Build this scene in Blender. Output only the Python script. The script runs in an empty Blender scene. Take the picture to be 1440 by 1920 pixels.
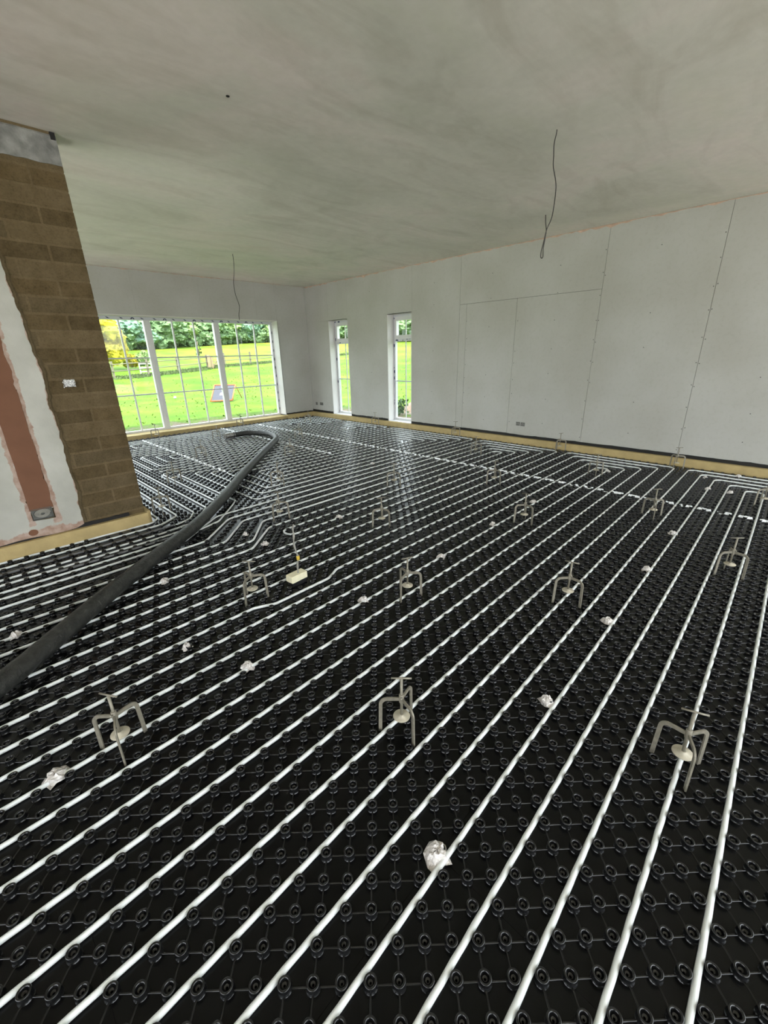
import bpy, bmesh, math, random
import numpy as np
from mathutils import Vector, Matrix
from mathutils import noise as mnoise

random.seed(7)
rng = np.random.default_rng(7)
SC = bpy.context.scene
COL = SC.collection

# ------------------------------------------------------------------ camera
YAW, PITCH, ROLL = 0.7806818, -0.3615925, -0.0221422
CAM = Vector((-6.48832, -9.03444, 1.44588))
fw = Vector((math.sin(YAW) * math.cos(PITCH), math.cos(YAW) * math.cos(PITCH), math.sin(PITCH)))
rt = Vector((math.cos(YAW), -math.sin(YAW), 0.0))
up = rt.cross(fw)
rt2 = rt * math.cos(ROLL) + up * math.sin(ROLL)
up2 = -rt * math.sin(ROLL) + up * math.cos(ROLL)
cd = bpy.data.cameras.new('camera')
cam = bpy.data.objects.new('camera', cd)
COL.objects.link(cam)
m = Matrix((rt2, up2, -fw)).transposed().to_4x4()
m.translation = CAM
cam.matrix_world = m
cd.sensor_fit = 'VERTICAL'
cd.sensor_height = 32.0
cd.sensor_width = 24.0
cd.lens = 32.0 * 786.75 / 1920.0
cd.clip_start = 0.02
cd.clip_end = 500
SC.camera = cam

# ------------------------------------------------------------------ sky, exposure
W = bpy.data.worlds.new('sky')
SC.world = W
W.use_nodes = True
nt = W.node_tree
nt.nodes.clear()
wo = nt.nodes.new('ShaderNodeOutputWorld')
bg = nt.nodes.new('ShaderNodeBackground')
tc = nt.nodes.new('ShaderNodeTexCoord')
sep = nt.nodes.new('ShaderNodeSeparateXYZ')
mp = nt.nodes.new('ShaderNodeMapRange')
mp.inputs['From Min'].default_value = 0.0
mp.inputs['From Max'].default_value = 1.0
mp.inputs['To Min'].default_value = 0.9
mp.inputs['To Max'].default_value = 1.3
mix = nt.nodes.new('ShaderNodeMix')
mix.data_type = 'RGBA'
mix.inputs['A'].default_value = (0.93, 0.97, 1.0, 1)
mix.inputs['B'].default_value = (0.80, 0.90, 1.0, 1)
nt.links.new(tc.outputs['Generated'], sep.inputs[0])
nt.links.new(sep.outputs['Z'], mp.inputs['Value'])
nt.links.new(sep.outputs['Z'], mix.inputs['Factor'])
mul = nt.nodes.new('ShaderNodeMath')
mul.operation = 'MULTIPLY'
mul.inputs[1].default_value = 2.0
nt.links.new(mp.outputs['Result'], mul.inputs[0])
nt.links.new(mix.outputs['Result'], bg.inputs['Color'])
nt.links.new(mul.outputs[0], bg.inputs['Strength'])
nt.links.new(bg.outputs[0], wo.inputs[0])

sd = bpy.data.lights.new('sun', 'SUN')
sd.energy = 4.5
sd.angle = 0.05
sd.color = (1.0, 0.95, 0.88)
sun = bpy.data.objects.new('sun', sd)
COL.objects.link(sun)
sun.rotation_euler = Vector((-0.36, -0.42, 0.83)).to_track_quat('Z', 'Y').to_euler()

SC.view_settings.view_transform = 'Standard'
SC.view_settings.look = 'None'
SC.view_settings.gamma = 1.0
SC.view_settings.use_curve_mapping = False
SC.view_settings.exposure = 1.66
SC.cycles.use_denoising = True
SC.cycles.max_bounces = 10
SC.cycles.diffuse_bounces = 6
SC.cycles.glossy_bounces = 4
SC.cycles.transparent_max_bounces = 12
SC.cycles.transmission_bounces = 4
SC.cycles.caustics_reflective = False
SC.cycles.caustics_refractive = False

# ------------------------------------------------------------------ room numbers (metres)
H = 2.918            # ceiling
TILT = 0.02468       # pipe rows run slightly off square to the wall
Y0 = -9.0255         # pipe row 0
P = 0.15             # pipe pitch
PX, PY = -5.488, -4.871   # nib wall corner
XL, YR = -10.6, -12.6     # unseen left and rear walls
XB2 = -7.9                # unseen left wall of the back part
WZ0, WZ1 = 0.10, 2.15     # window openings


def row_y(k, x):
    return Y0 + P * k + TILT * x


# ------------------------------------------------------------------ materials
def new_mat(name):
    mt = bpy.data.materials.new(name)
    mt.use_nodes = True
    n = mt.node_tree
    return mt, n, n.nodes['Principled BSDF']


def mat(name, col, rough=0.6, metal=0.0, spec=0.5, var=0.0, scale=8.0, bump=0.0, bscale=40.0, detail=4.0, col2=None, coat=0.0):
    mt, n, b = new_mat(name)
    b.inputs['Roughness'].default_value = rough
    b.inputs['Metallic'].default_value = metal
    b.inputs['Specular IOR Level'].default_value = spec
    if coat:
        b.inputs['Coat Weight'].default_value = coat
    tcn = n.nodes.new('ShaderNodeTexCoord')
    if var > 0 or col2 is not None:
        nz = n.nodes.new('ShaderNodeTexNoise')
        nz.inputs['Scale'].default_value = scale
        nz.inputs['Detail'].default_value = detail
        n.links.new(tcn.outputs['Object'], nz.inputs['Vector'])
        rp = n.nodes.new('ShaderNodeValToRGB')
        rp.color_ramp.elements[0].position = 0.3
        rp.color_ramp.elements[1].position = 0.7
        c1 = [max(0, c * (1 - var)) for c in col]
        c2 = col2 if col2 is not None else [min(1, c * (1 + var)) for c in col]
        rp.color_ramp.elements[0].color = (*c1, 1)
        rp.color_ramp.elements[1].color = (*c2, 1)
        n.links.new(nz.outputs['Fac'], rp.inputs[0])
        n.links.new(rp.outputs[0], b.inputs['Base Color'])
    else:
        b.inputs['Base Color'].default_value = (*col, 1)
    if bump > 0:
        nb = n.nodes.new('ShaderNodeTexNoise')
        nb.inputs['Scale'].default_value = bscale
        nb.inputs['Detail'].default_value = 3
        n.links.new(tcn.outputs['Object'], nb.inputs['Vector'])
        bp = n.nodes.new('ShaderNodeBump')
        bp.inputs['Strength'].default_value = bump
        bp.inputs['Distance'].default_value = 0.01
        n.links.new(nb.outputs['Fac'], bp.inputs['Height'])
        n.links.new(bp.outputs[0], b.inputs['Normal'])
    return mt


def world_noise(n, scale, detail=5.0, rough=0.55, dist=0.0, mscale=None):
    g = n.nodes.new('ShaderNodeNewGeometry')
    mpn = n.nodes.new('ShaderNodeMapping')
    if mscale:
        mpn.inputs['Scale'].default_value = mscale
    n.links.new(g.outputs['Position'], mpn.inputs['Vector'])
    nz = n.nodes.new('ShaderNodeTexNoise')
    nz.inputs['Scale'].default_value = scale
    nz.inputs['Detail'].default_value = detail
    nz.inputs['Roughness'].default_value = rough
    nz.inputs['Distortion'].default_value = dist
    n.links.new(mpn.outputs[0], nz.inputs['Vector'])
    return nz.outputs['Fac']


def ramp(n, fac, stops):
    r = n.nodes.new('ShaderNodeValToRGB')
    el = r.color_ramp.elements
    while len(el) > 1:
        el.remove(el[-1])
    el[0].position, el[0].color = stops[0][0], (*stops[0][1], 1)
    for p_, c_ in stops[1:]:
        e = el.new(p_)
        e.color = (*c_, 1)
    n.links.new(fac, r.inputs[0])
    return r.outputs[0]


def mixc(n, fac, a, b_, mode='MIX'):
    mx = n.nodes.new('ShaderNodeMix')
    mx.data_type = 'RGBA'
    mx.blend_type = mode
    for s, v in (('Factor', fac), ('A', a), ('B', b_)):
        if isinstance(v, (float, int)):
            mx.inputs[s].default_value = v
        elif isinstance(v, tuple):
            mx.inputs[s].default_value = (*v, 1)
        else:
            n.links.new(v, mx.inputs[s])
    return mx.outputs['Result']


def ceiling_material():
    mt, n, b = new_mat('skim_plaster')
    b.inputs['Roughness'].default_value = 0.62
    b.inputs['Specular IOR Level'].default_value = 0.25
    big = world_noise(n, 0.55, 5, 0.6, 0.6)
    c1 = ramp(n, big, [(0.34, (0.66, 0.65, 0.56)), (0.5, (0.77, 0.745, 0.66)), (0.66, (0.86, 0.785, 0.72))])
    st = world_noise(n, 1.6, 6, 0.62, 1.2, (0.5, 1.5, 1))
    c2 = ramp(n, st, [(0.32, (0.84, 0.82, 0.79)), (0.52, (1, 1, 1)), (0.72, (0.98, 1.0, 0.95))])
    col = mixc(n, 0.75, c1, c2, 'MULTIPLY')
    fine = world_noise(n, 14, 4, 0.6)
    c3 = ramp(n, fine, [(0.35, (0.93, 0.93, 0.92)), (0.65, (1, 1, 1))])
    col = mixc(n, 0.7, col, c3, 'MULTIPLY')
    n.links.new(col, b.inputs['Base Color'])
    bp = n.nodes.new('ShaderNodeBump')
    bp.inputs['Strength'].default_value = 0.25
    bp.inputs['Distance'].default_value = 0.01
    n.links.new(st, bp.inputs['Height'])
    n.links.new(bp.outputs[0], b.inputs['Normal'])
    return mt


def board_material():
    mt, n, b = new_mat('plasterboard_paper')
    b.inputs['Roughness'].default_value = 0.75
    b.inputs['Specular IOR Level'].default_value = 0.25
    a = world_noise(n, 1.3, 4, 0.5)
    c1 = ramp(n, a, [(0.35, (0.415, 0.410, 0.375)), (0.65, (0.465, 0.465, 0.440))])
    f = world_noise(n, 22, 5, 0.65)
    c2 = ramp(n, f, [(0.30, (0.93, 0.92, 0.90)), (0.5, (1, 1, 1))])
    col = mixc(n, 0.8, c1, c2, 'MULTIPLY')
    n.links.new(col, b.inputs['Base Color'])
    return mt


def block_material(name, dark, light):
    mt, n, b = new_mat(name)
    b.inputs['Roughness'].default_value = 0.95
    b.inputs['Specular IOR Level'].default_value = 0.1
    oi = n.nodes.new('ShaderNodeObjectInfo')
    a = world_noise(n, 9, 5, 0.6)
    c1 = ramp(n, a, [(0.3, dark), (0.7, light)])
    r = ramp(n, oi.outputs['Random'], [(0.0, (0.82, 0.82, 0.82)), (1.0, (1.08, 1.06, 1.04))])
    col = mixc(n, 1.0, c1, r, 'MULTIPLY')
    f = world_noise(n, 90, 3, 0.7)
    c2 = ramp(n, f, [(0.32, (0.72, 0.70, 0.66)), (0.5, (1, 1, 1)), (0.72, (1.12, 1.1, 1.05))])
    col = mixc(n, 0.8, col, c2, 'MULTIPLY')
    n.links.new(col, b.inputs['Base Color'])
    bp = n.nodes.new('ShaderNodeBump')
    bp.inputs['Strength'].default_value = 0.6
    bp.inputs['Distance'].default_value = 0.006
    n.links.new(f, bp.inputs['Height'])
    n.links.new(bp.outputs[0], b.inputs['Normal'])
    return mt


def nib_plaster_material():
    """white skim with the pink undercoat showing at its ragged rim"""
    mt, n, b = new_mat('patched_plaster')
    b.inputs['Roughness'].default_value = 0.7
    b.inputs['Specular IOR Level'].default_value = 0.2
    at = n.nodes.new('ShaderNodeAttribute')
    at.attribute_name = 'rim'
    a = world_noise(n, 7, 6, 0.65, 0.8)
    add = n.nodes.new('ShaderNodeMath')
    add.operation = 'ADD'
    sub = n.nodes.new('ShaderNodeMath')
    sub.operation = 'MULTIPLY_ADD'
    sub.inputs[1].default_value = 1.5
    sub.inputs[2].default_value = -0.75
    n.links.new(a, sub.inputs[0])
    n.links.new(at.outputs['Fac'], add.inputs[0])
    n.links.new(sub.outputs[0], add.inputs[1])
    fac = ramp(n, add.outputs[0], [(0.42, (0, 0, 0)), (0.52, (1, 1, 1))])
    big = world_noise(n, 2.2, 4, 0.5)
    white = ramp(n, big, [(0.35, (0.37, 0.365, 0.325)), (0.6, (0.50, 0.495, 0.455))])
    pk = world_noise(n, 16, 4, 0.6)
    pink = ramp(n, pk, [(0.35, (0.30, 0.195, 0.15)), (0.6, (0.43, 0.325, 0.27))])
    col = mixc(n, fac, white, pink)
    n.links.new(col, b.inputs['Base Color'])
    bp = n.nodes.new('ShaderNodeBump')
    bp.inputs['Strength'].default_value = 0.4
    bp.inputs['Distance'].default_value = 0.01
    n.links.new(a, bp.inputs['Height'])
    n.links.new(bp.outputs[0], b.inputs['Normal'])
    return mt


def glass_material():
    mt = bpy.data.materials.new('window_glass')
    mt.use_nodes = True
    n = mt.node_tree
    n.nodes.clear()
    o = n.nodes.new('ShaderNodeOutputMaterial')
    t = n.nodes.new('ShaderNodeBsdfTransparent')
    t.inputs[0].default_value = (0.93, 0.96, 0.95, 1)
    g = n.nodes.new('ShaderNodeBsdfGlossy')
    g.inputs['Roughness'].default_value = 0.02
    lw = n.nodes.new('ShaderNodeLayerWeight')
    lw.inputs['Blend'].default_value = 0.5
    pw = n.nodes.new('ShaderNodeMath')
    pw.operation = 'POWER'
    pw.inputs[1].default_value = 4.0
    n.links.new(lw.outputs['Facing'], pw.inputs[0])
    fr = n.nodes.new('ShaderNodeMath')
    fr.operation = 'MULTIPLY_ADD'
    fr.inputs[1].default_value = 0.5
    fr.inputs[2].default_value = 0.025
    n.links.new(pw.outputs[0], fr.inputs[0])
    mx = n.nodes.new('ShaderNodeMixShader')
    n.links.new(fr.outputs[0], mx.inputs[0])
    n.links.new(t.outputs[0], mx.inputs[1])
    n.links.new(g.outputs[0], mx.inputs[2])
    n.links.new(mx.outputs[0], o.inputs[0])
    return mt


def film_material():
    """white protective film with dark blue printed marks in a row"""
    mt, n, b = new_mat('printed_film')
    b.inputs['Roughness'].default_value = 0.35
    g = n.nodes.new('ShaderNodeNewGeometry')
    v = n.nodes.new('ShaderNodeTexVoronoi')
    v.inputs['Scale'].default_value = 9.0
    n.links.new(g.outputs['Position'], v.inputs['Vector'])
    nz = world_noise(n, 45, 2, 0.5)
    ad = n.nodes.new('ShaderNodeMath')
    ad.operation = 'MULTIPLY_ADD'
    ad.inputs[1].default_value = 0.35
    n.links.new(nz, ad.inputs[0])
    n.links.new(v.outputs['Distance'], ad.inputs[2])
    col = ramp(n, ad.outputs[0], [(0.0, (0.02, 0.03, 0.10)), (0.46, (0.03, 0.04, 0.12)), (0.50, (0.60, 0.61, 0.64))])
    n.links.new(col, b.inputs['Base Color'])
    return mt


def grass_material():
    mt, n, b = new_mat('field_grass')
    b.inputs['Roughness'].default_value = 0.9
    b.inputs['Specular IOR Level'].default_value = 0.1
    a = world_noise(n, 0.5, 6, 0.65)
    c1 = ramp(n, a, [(0.32, (0.040, 0.092, 0.006)), (0.5, (0.070, 0.135, 0.009)), (0.68, (0.115, 0.170, 0.016))])
    f = world_noise(n, 9, 5, 0.7, 0.0, (1, 1, 1))
    c2 = ramp(n, f, [(0.3, (0.80, 0.84, 0.75)), (0.55, (1.0, 1.0, 1.0)), (0.75, (1.06, 1.04, 1.1))])
    col = mixc(n, 0.9, c1, c2, 'MULTIPLY')
    # far field yellower with buttercups
    g = n.nodes.new('ShaderNodeNewGeometry')
    s = n.nodes.new('ShaderNodeSeparateXYZ')
    n.links.new(g.outputs['Position'], s.inputs[0])
    mr = n.nodes.new('ShaderNodeMapRange')
    mr.inputs['From Min'].default_value = 0.7
    mr.inputs['From Max'].default_value = 2.4
    n.links.new(s.outputs['Z'], mr.inputs['Value'])
    yl = world_noise(n, 0.18, 5, 0.6, 0, (1, 1, 1))
    yfac = ramp(n, yl, [(0.42, (0.15, 0.15, 0.15)), (0.6, (0.9, 0.9, 0.9))])
    mm = n.nodes.new('ShaderNodeMath')
    mm.operation = 'MULTIPLY'
    n.links.new(mr.outputs['Result'], mm.inputs[0])
    n.links.new(yfac, mm.inputs[1])
    col = mixc(n, mm.outputs[0], col, (0.165, 0.180, 0.02))
    # bare earth near the house
    at = n.nodes.new('ShaderNodeAttribute')
    at.attribute_name = 'bare'
    e = world_noise(n, 3.0, 5, 0.65)
    sm = n.nodes.new('ShaderNodeMath')
    sm.operation = 'MULTIPLY'
    n.links.new(at.outputs['Fac'], sm.inputs[0])
    n.links.new(e, sm.inputs[1])
    ef = ramp(n, sm.outputs[0], [(0.27, (0, 0, 0)), (0.37, (1, 1, 1))])
    er = ramp(n, f, [(0.3, (0.10, 0.070, 0.048)), (0.7, (0.20, 0.15, 0.11))])
    col = mixc(n, ef, col, er)
    # pale ground on the unseen sides, added to bounce daylight indoors
    at2 = n.nodes.new('ShaderNodeAttribute')
    at2.attribute_name = 'bounce_ground'
    gf = world_noise(n, 30, 3, 0.7)
    gr = ramp(n, gf, [(0.3, (0.50, 0.47, 0.43)), (0.7, (0.72, 0.69, 0.65))])
    col = mixc(n, at2.outputs['Fac'], col, gr)
    n.links.new(col, b.inputs['Base Color'])
    return mt


def leaf_material(name, a_, b_, tr=0.0):
    mt, n, b = new_mat(name)
    b.inputs['Roughness'].default_value = 0.8
    b.inputs['Specular IOR Level'].default_value = 0.15
    f = world_noise(n, 1.3, 5, 0.7)
    n.links.new(ramp(n, f, [(0.32, a_), (0.68, b_)]), b.inputs['Base Color'])
    return mt


M = {}
M['ceiling'] = ceiling_material()
M['board'] = board_material()
M['block_dark'] = block_material('dense_block', (0.086, 0.062, 0.031), (0.130, 0.097, 0.053))
M['block_pale'] = block_material('pale_block', (0.100, 0.075, 0.040), (0.145, 0.111, 0.065))
M['mortar'] = block_material('mortar', (0.110, 0.083, 0.046), (0.160, 0.123, 0.073))
M['plaster'] = nib_plaster_material()
M['pink'] = mat('pink_plaster', (0.175, 0.085, 0.052), 0.8, var=0.10, scale=5, spec=0.15)
M['pink_line'] = mat('pink_fresh_plaster', (0.50, 0.36, 0.28), 0.8, var=0.2, scale=12, spec=0.15)
M['grey_lintel'] = mat('grey_mortar', (0.22, 0.22, 0.21), 0.8, var=0.35, scale=14, bump=0.5, bscale=40, spec=0.2)
M['dark'] = mat('dark_void', (0.012, 0.011, 0.010), 0.9)
M['membrane'] = mat('black_membrane', (0.012, 0.012, 0.013), 0.4, bump=0.4, bscale=30)
M['foam'] = mat('yellow_foam', (0.46, 0.355, 0.17), 0.85, var=0.10, scale=9, bump=0.25, bscale=60, spec=0.15)
M['foam_pale'] = mat('cream_foam', (0.78, 0.73, 0.53), 0.8, var=0.08, scale=30, bump=0.2, bscale=120, spec=0.2)
M['upvc'] = mat('white_upvc', (0.66, 0.66, 0.66), 0.3)
M['upvc_grey'] = mat('grey_glazing_bar', (0.50, 0.51, 0.54), 0.35)
M['reveal'] = mat('reveal_board', (0.62, 0.60, 0.59), 0.7, var=0.04, scale=3)
M['glass'] = glass_material()
M['film'] = film_material()
M['film_plain'] = mat('white_film', (0.56, 0.57, 0.60), 0.3)
M['ink'] = mat('navy_print', (0.015, 0.02, 0.07), 0.4)
M['panel'] = mat('black_panel_plastic', (0.003, 0.0032, 0.0035), 0.26, bump=0.06, bscale=22, spec=0.20)  # same plastic as the studs, darkened for the shade between them
M['stud'] = mat('black_stud_plastic', (0.0075, 0.0078, 0.0082), 0.20, bump=0.06, bscale=60, spec=0.50)  # tone raised so stud tops read as lit against the panel
M['pipe'] = mat('white_pipe_plastic', (0.76, 0.79, 0.78), 0.32, var=0.03, scale=5, spec=0.5)
M['sleeve'] = mat('grey_pipe_sleeve', (0.16, 0.16, 0.165), 0.5, var=0.15, scale=6)
M['galv'] = mat('dull_galvanised_steel', (0.235, 0.215, 0.17), 0.55, metal=0.35, var=0.18, scale=60)
M['disc'] = mat('dusty_zinc_disc', (0.46, 0.42, 0.33), 0.6, metal=0.2, var=0.15, scale=50)
M['hose'] = mat('dusty_black_rubber', (0.012, 0.013, 0.012), 0.5, col2=(0.042, 0.042, 0.038), scale=26, bump=0.6, bscale=70, detail=7, spec=0.4)
M['coupling'] = mat('worn_steel_coupling', (0.28, 0.27, 0.25), 0.4, metal=0.6, var=0.2, scale=40)
M['tape'] = mat('crumpled_clear_tape', (0.90, 0.92, 0.94), 0.12, bump=0.9, bscale=60, spec=0.9, coat=0.5)
M['clip'] = mat('clear_plastic_clip', (0.62, 0.58, 0.55), 0.15, bump=0.9, bscale=110, spec=0.9, coat=0.6)
M['cable'] = mat('dark_cable', (0.025, 0.022, 0.020), 0.5)
M['cable_grey'] = mat('grey_cable', (0.27, 0.26, 0.23), 0.5)
M['yellow_tape'] = mat('yellow_tape', (0.70, 0.48, 0.06), 0.5)
M['foil'] = mat('crumpled_foil', (0.85, 0.85, 0.85), 0.22, metal=0.9, bump=1.0, bscale=120)
M['steel_box'] = mat('steel_back_box', (0.14, 0.14, 0.13), 0.45, metal=0.5)
M['screw'] = mat('screw_head', (0.10, 0.10, 0.09), 0.5)
M['grass'] = grass_material()
M['blade'] = leaf_material('grass_blades', (0.045, 0.10, 0.008), (0.10, 0.155, 0.02))
M['leaf'] = leaf_material('tree_leaves', (0.07, 0.125, 0.055), (0.17, 0.25, 0.12))
M['leaf_light'] = leaf_material('light_tree_leaves', (0.11, 0.19, 0.06), (0.22, 0.30, 0.12))
M['leaf_blue'] = leaf_material('blue_green_leaves', (0.085, 0.165, 0.12), (0.19, 0.29, 0.19))
M['yellow_leaf'] = leaf_material('yellow_blossom', (0.16, 0.13, 0.010), (0.55, 0.46, 0.04))
M['sap_leaf'] = leaf_material('dark_sapling_leaves', (0.05, 0.07, 0.03), (0.10, 0.14, 0.05))
M['bark'] = mat('bark', (0.16, 0.12, 0.085), 0.9, var=0.2, scale=6)
M['timber'] = mat('weathered_timber', (0.13, 0.11, 0.08), 0.85, var=0.15, scale=8)
M['timber_new'] = mat('pale_new_timber', (0.26, 0.19, 0.11), 0.8, var=0.1, scale=8)
M['white_paint'] = mat('white_gate_paint', (0.42, 0.42, 0.42), 0.5)
M['orange'] = mat('orange_red_frame', (0.40, 0.075, 0.02), 0.5)
M['net'] = mat('grey_net', (0.045, 0.045, 0.06), 0.8)
M['earth'] = mat('brown_earth', (0.14, 0.095, 0.065), 0.95, var=0.25, scale=5, bump=0.8, bscale=12)
M['render_ext'] = mat('outer_masonry', (0.45, 0.42, 0.38), 0.9)
M['light_block_roof'] = mat('light_block_deck', (0.12, 0.12, 0.12), 0.9)


# ------------------------------------------------------------------ mesh helpers
def link(name, me, material=None, parent=None, loc=None):
    o = bpy.data.objects.new(name, me)
    COL.objects.link(o)
    if material is not None and me is not None and not me.materials:
        me.materials.append(material)
    if parent is not None:
        o.parent = parent
    if loc is not None:
        o.location = loc
    return o


def tag(o, label=None, cat=None, group=None, kind=None):
    if label: o['label'] = label
    if cat: o['category'] = cat
    if group: o['group'] = group
    if kind: o['kind'] = kind
    return o


def empty(name, loc=(0, 0, 0), rz=0.0, label=None, cat=None, group=None):
    o = bpy.data.objects.new(name, None)
    o.empty_display_size = 0.1
    COL.objects.link(o)
    o.location = loc
    o.rotation_euler = (0, 0, rz)
    return tag(o, label, cat, group)


class MB:
    def __init__(s):
        s.v, s.f, s.sm = [], [], []

    def add(s, vs, fs, smooth=False):
        b = len(s.v)
        s.v.extend([tuple(q) for q in vs])
        s.f.extend([tuple(i + b for i in f) for f in fs])
        s.sm.extend([smooth] * len(fs))

    def box(s, x0, y0, z0, x1, y1, z1):
        x0, x1 = min(x0, x1), max(x0, x1)
        y0, y1 = min(y0, y1), max(y0, y1)
        z0, z1 = min(z0, z1), max(z0, z1)
        vs = [(x0, y0, z0), (x1, y0, z0), (x1, y1, z0), (x0, y1, z0), (x0, y0, z1), (x1, y0, z1), (x1, y1, z1), (x0, y1, z1)]
        s.add(vs, [(0, 3, 2, 1), (4, 5, 6, 7), (0, 1, 5, 4), (1, 2, 6, 5), (2, 3, 7, 6), (3, 0, 4, 7)])
        return s

    def obox(s, c, ax, ay, az):
        """box from centre and three half axis vectors"""
        c, ax, ay, az = Vector(c), Vector(ax), Vector(ay), Vector(az)
        vs = [c + i * ax + j * ay + k * az for k in (-1, 1) for (i, j) in ((-1, -1), (1, -1), (1, 1), (-1, 1))]
        s.add(vs, [(0, 3, 2, 1), (4, 5, 6, 7), (0, 1, 5, 4), (1, 2, 6, 5), (2, 3, 7, 6), (3, 0, 4, 7)])
        return s

    def tube(s, pts, r, seg=8, caps=True, rfun=None, flat=1.0):
        pts = [Vector(p) for p in pts]
        n = len(pts)
        rings = []
        prev = None
        for i, p in enumerate(pts):
            t = (pts[min(i + 1, n - 1)] - pts[max(i - 1, 0)]).normalized()
            if prev is None:
                a = Vector((0, 0, 1)) if abs(t.z) < 0.9 else Vector((1, 0, 0))
                u = t.cross(a).normalized()
            else:
                u = (prev - t * prev.dot(t)).normalized()
            prev = u
            w = u.cross(t)
            rr = rfun(i) if rfun else r
            rings.append([p + (u * math.cos(2 * math.pi * j / seg) + w * math.sin(2 * math.pi * j / seg) * flat) * rr for j in range(seg)])
        vs = [v for rg in rings for v in rg]
        fs = []
        for i in range(n - 1):
            for j in range(seg):
                a, b = i * seg + j, i * seg + (j + 1) % seg
                fs.append((a, a + seg, b + seg, b))
        s.add(vs, fs, True)
        if caps:
            b0 = len(s.v) - len(vs)
            s.f.append(tuple(b0 + j for j in range(seg)))
            s.f.append(tuple(b0 + (n - 1) * seg + j for j in reversed(range(seg))))
            s.sm.extend([False, False])
        return s

    def lathe(s, prof, c=(0, 0, 0), seg=16, smooth=True, close=True):
        vs, fs = [], []
        for r, z in prof:
            for j in range(seg):
                a = 2 * math.pi * j / seg
                vs.append((c[0] + r * math.cos(a), c[1] + r * math.sin(a), c[2] + z))
        for i in range(len(prof) - 1):
            for j in range(seg):
                a, b = i * seg + j, i * seg + (j + 1) % seg
                fs.append((a, b, b + seg, a + seg))
        s.add(vs, fs, smooth)
        if close:
            b0 = len(s.v) - len(vs)
            s.f.append(tuple(b0 + j for j in reversed(range(seg))))
            s.f.append(tuple(b0 + (len(prof) - 1) * seg + j for j in range(seg)))
            s.sm.extend([False, False])
        return s

    def mesh(s, name='m'):
        me = bpy.data.meshes.new(name)
        me.from_pydata(s.v, [], s.f)
        me.polygons.foreach_set('use_smooth', s.sm)
        me.update()
        return me

    def build(s, name, material, parent=None, loc=None):
        return link(name, s.mesh(name), material, parent, loc)


def np_mesh(name, verts, quads, smooth=True):
    """fast mesh of quads from arrays"""
    me = bpy.data.meshes.new(name)
    nv, nf = len(verts), len(quads)
    k = quads.shape[1]
    me.vertices.add(nv)
    me.vertices.foreach_set('co', np.ascontiguousarray(verts, dtype=np.float32).ravel())
    me.loops.add(nf * k)
    me.loops.foreach_set('vertex_index', np.ascontiguousarray(quads, dtype=np.int32).ravel())
    me.polygons.add(nf)
    me.polygons.foreach_set('loop_start', np.arange(0, nf * k, k, dtype=np.int32))
    try:
        me.polygons.foreach_set('loop_total', np.full(nf, k, dtype=np.int32))
    except Exception:
        pass
    me.polygons.foreach_set('use_smooth', np.full(nf, smooth, dtype=bool))
    me.update(calc_edges=True)
    return me


def wall_boxes(mb, u0, u1, z0, z1, holes, put):
    """cut a wall rectangle round its openings; put(ua, ub, za, zb) adds one box"""
    holes = sorted(holes)
    cur = u0
    for (a, b, c, d) in holes:
        if a > cur:
            put(cur, a, z0, z1)
        if c > z0:
            put(a, b, z0, c)
        if d < z1:
            put(a, b, d, z1)
        cur = b
    if cur < u1:
        put(cur, u1, z0, z1)


# ================================================================== ROOM SHELL
TH = 0.33
TR = 0.25
# openings on the right wall (y intervals) and back wall (x interval)
W1 = (-1.495, -0.825)
W2 = (-3.335, -2.685)
WB = (-4.93, -0.81)

# right wall
wr = MB()
wall_boxes(wr, YR, TH, -0.1, H, [(W2[0], W2[1], WZ0, WZ1), (W1[0], W1[1], WZ0, WZ1)], lambda a, b, c, d: wr.box(0.0135, a, c, TR, b, d))
wall_right = wr.build('wall_right', M['dark'])
tag(wall_right, kind='structure')
# back wall
wb = MB()
wall_boxes(wb, XB2, 0.0135, -0.1, H, [(WB[0], WB[1], WZ0 - 0.03, WZ1 + 0.035)], lambda a, b, c, d: wb.box(a, 0.0135, c, b, TH, d))
wall_back = wb.build('wall_back', M['dark'])
tag(wall_back, kind='structure')
# left wall (never seen), its openings made up to let daylight in
wl = MB()
wall_boxes(wl, YR, PY + 0.203, -0.1, H, [(-11.5, -6.0, 0.0, 2.5)], lambda a, b, c, d: wl.box(XL - TH, a, c, XL, b, d))
wall_boxes(wl, PY + 0.203, TH, -0.1, H, [(-4.5, -0.3, 0.0, 2.8)], lambda a, b, c, d: wl.box(XB2 - TH, a, c, XB2, b, d))
wall_left = tag(wl.build('wall_left', M['board']), kind='structure')
wq = MB()  # unseen rear wall, its wide opening made up to light the room
wall_boxes(wq, XL - TH, TH, -0.1, H, [(-8.6, -0.25, 0.0, 2.8)], lambda a, b, c, d: wq.box(a, YR - TH, c, b, YR, d))
wall_rear = tag(wq.build('wall_rear', M['board']), kind='structure')
# ceiling, and an unseen deck added over it to block outside light
cl = MB()
cl.box(XL - TH, YR - TH, H, TH, PY + 0.203, H + 0.02)
cl.box(XB2 - TH, PY + 0.203, H, TH, TH, H + 0.02)
ceiling = tag(cl.build('ceiling', M['ceiling']), kind='structure')
rf = MB().box(XL - 0.5, YR - 0.5, H + 0.02, 0.5, PY + 0.3, H + 0.3).box(XB2 - 0.5, PY + 0.3, H + 0.02, 0.5, 0.5, H + 0.3)
tag(rf.build('light_block_roof', M['light_block_roof'], ceiling), kind='structure')
# small hole in the plaster
hb = MB().lathe([(0.011, 0), (0.011, 0.004)], (-4.821, -6.09, H - 0.003), 8)
hb.build('drilled_hole', M['dark'], ceiling)
# pink fresh plaster line where ceiling meets walls
pl = MB()
random.seed(3)


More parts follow.
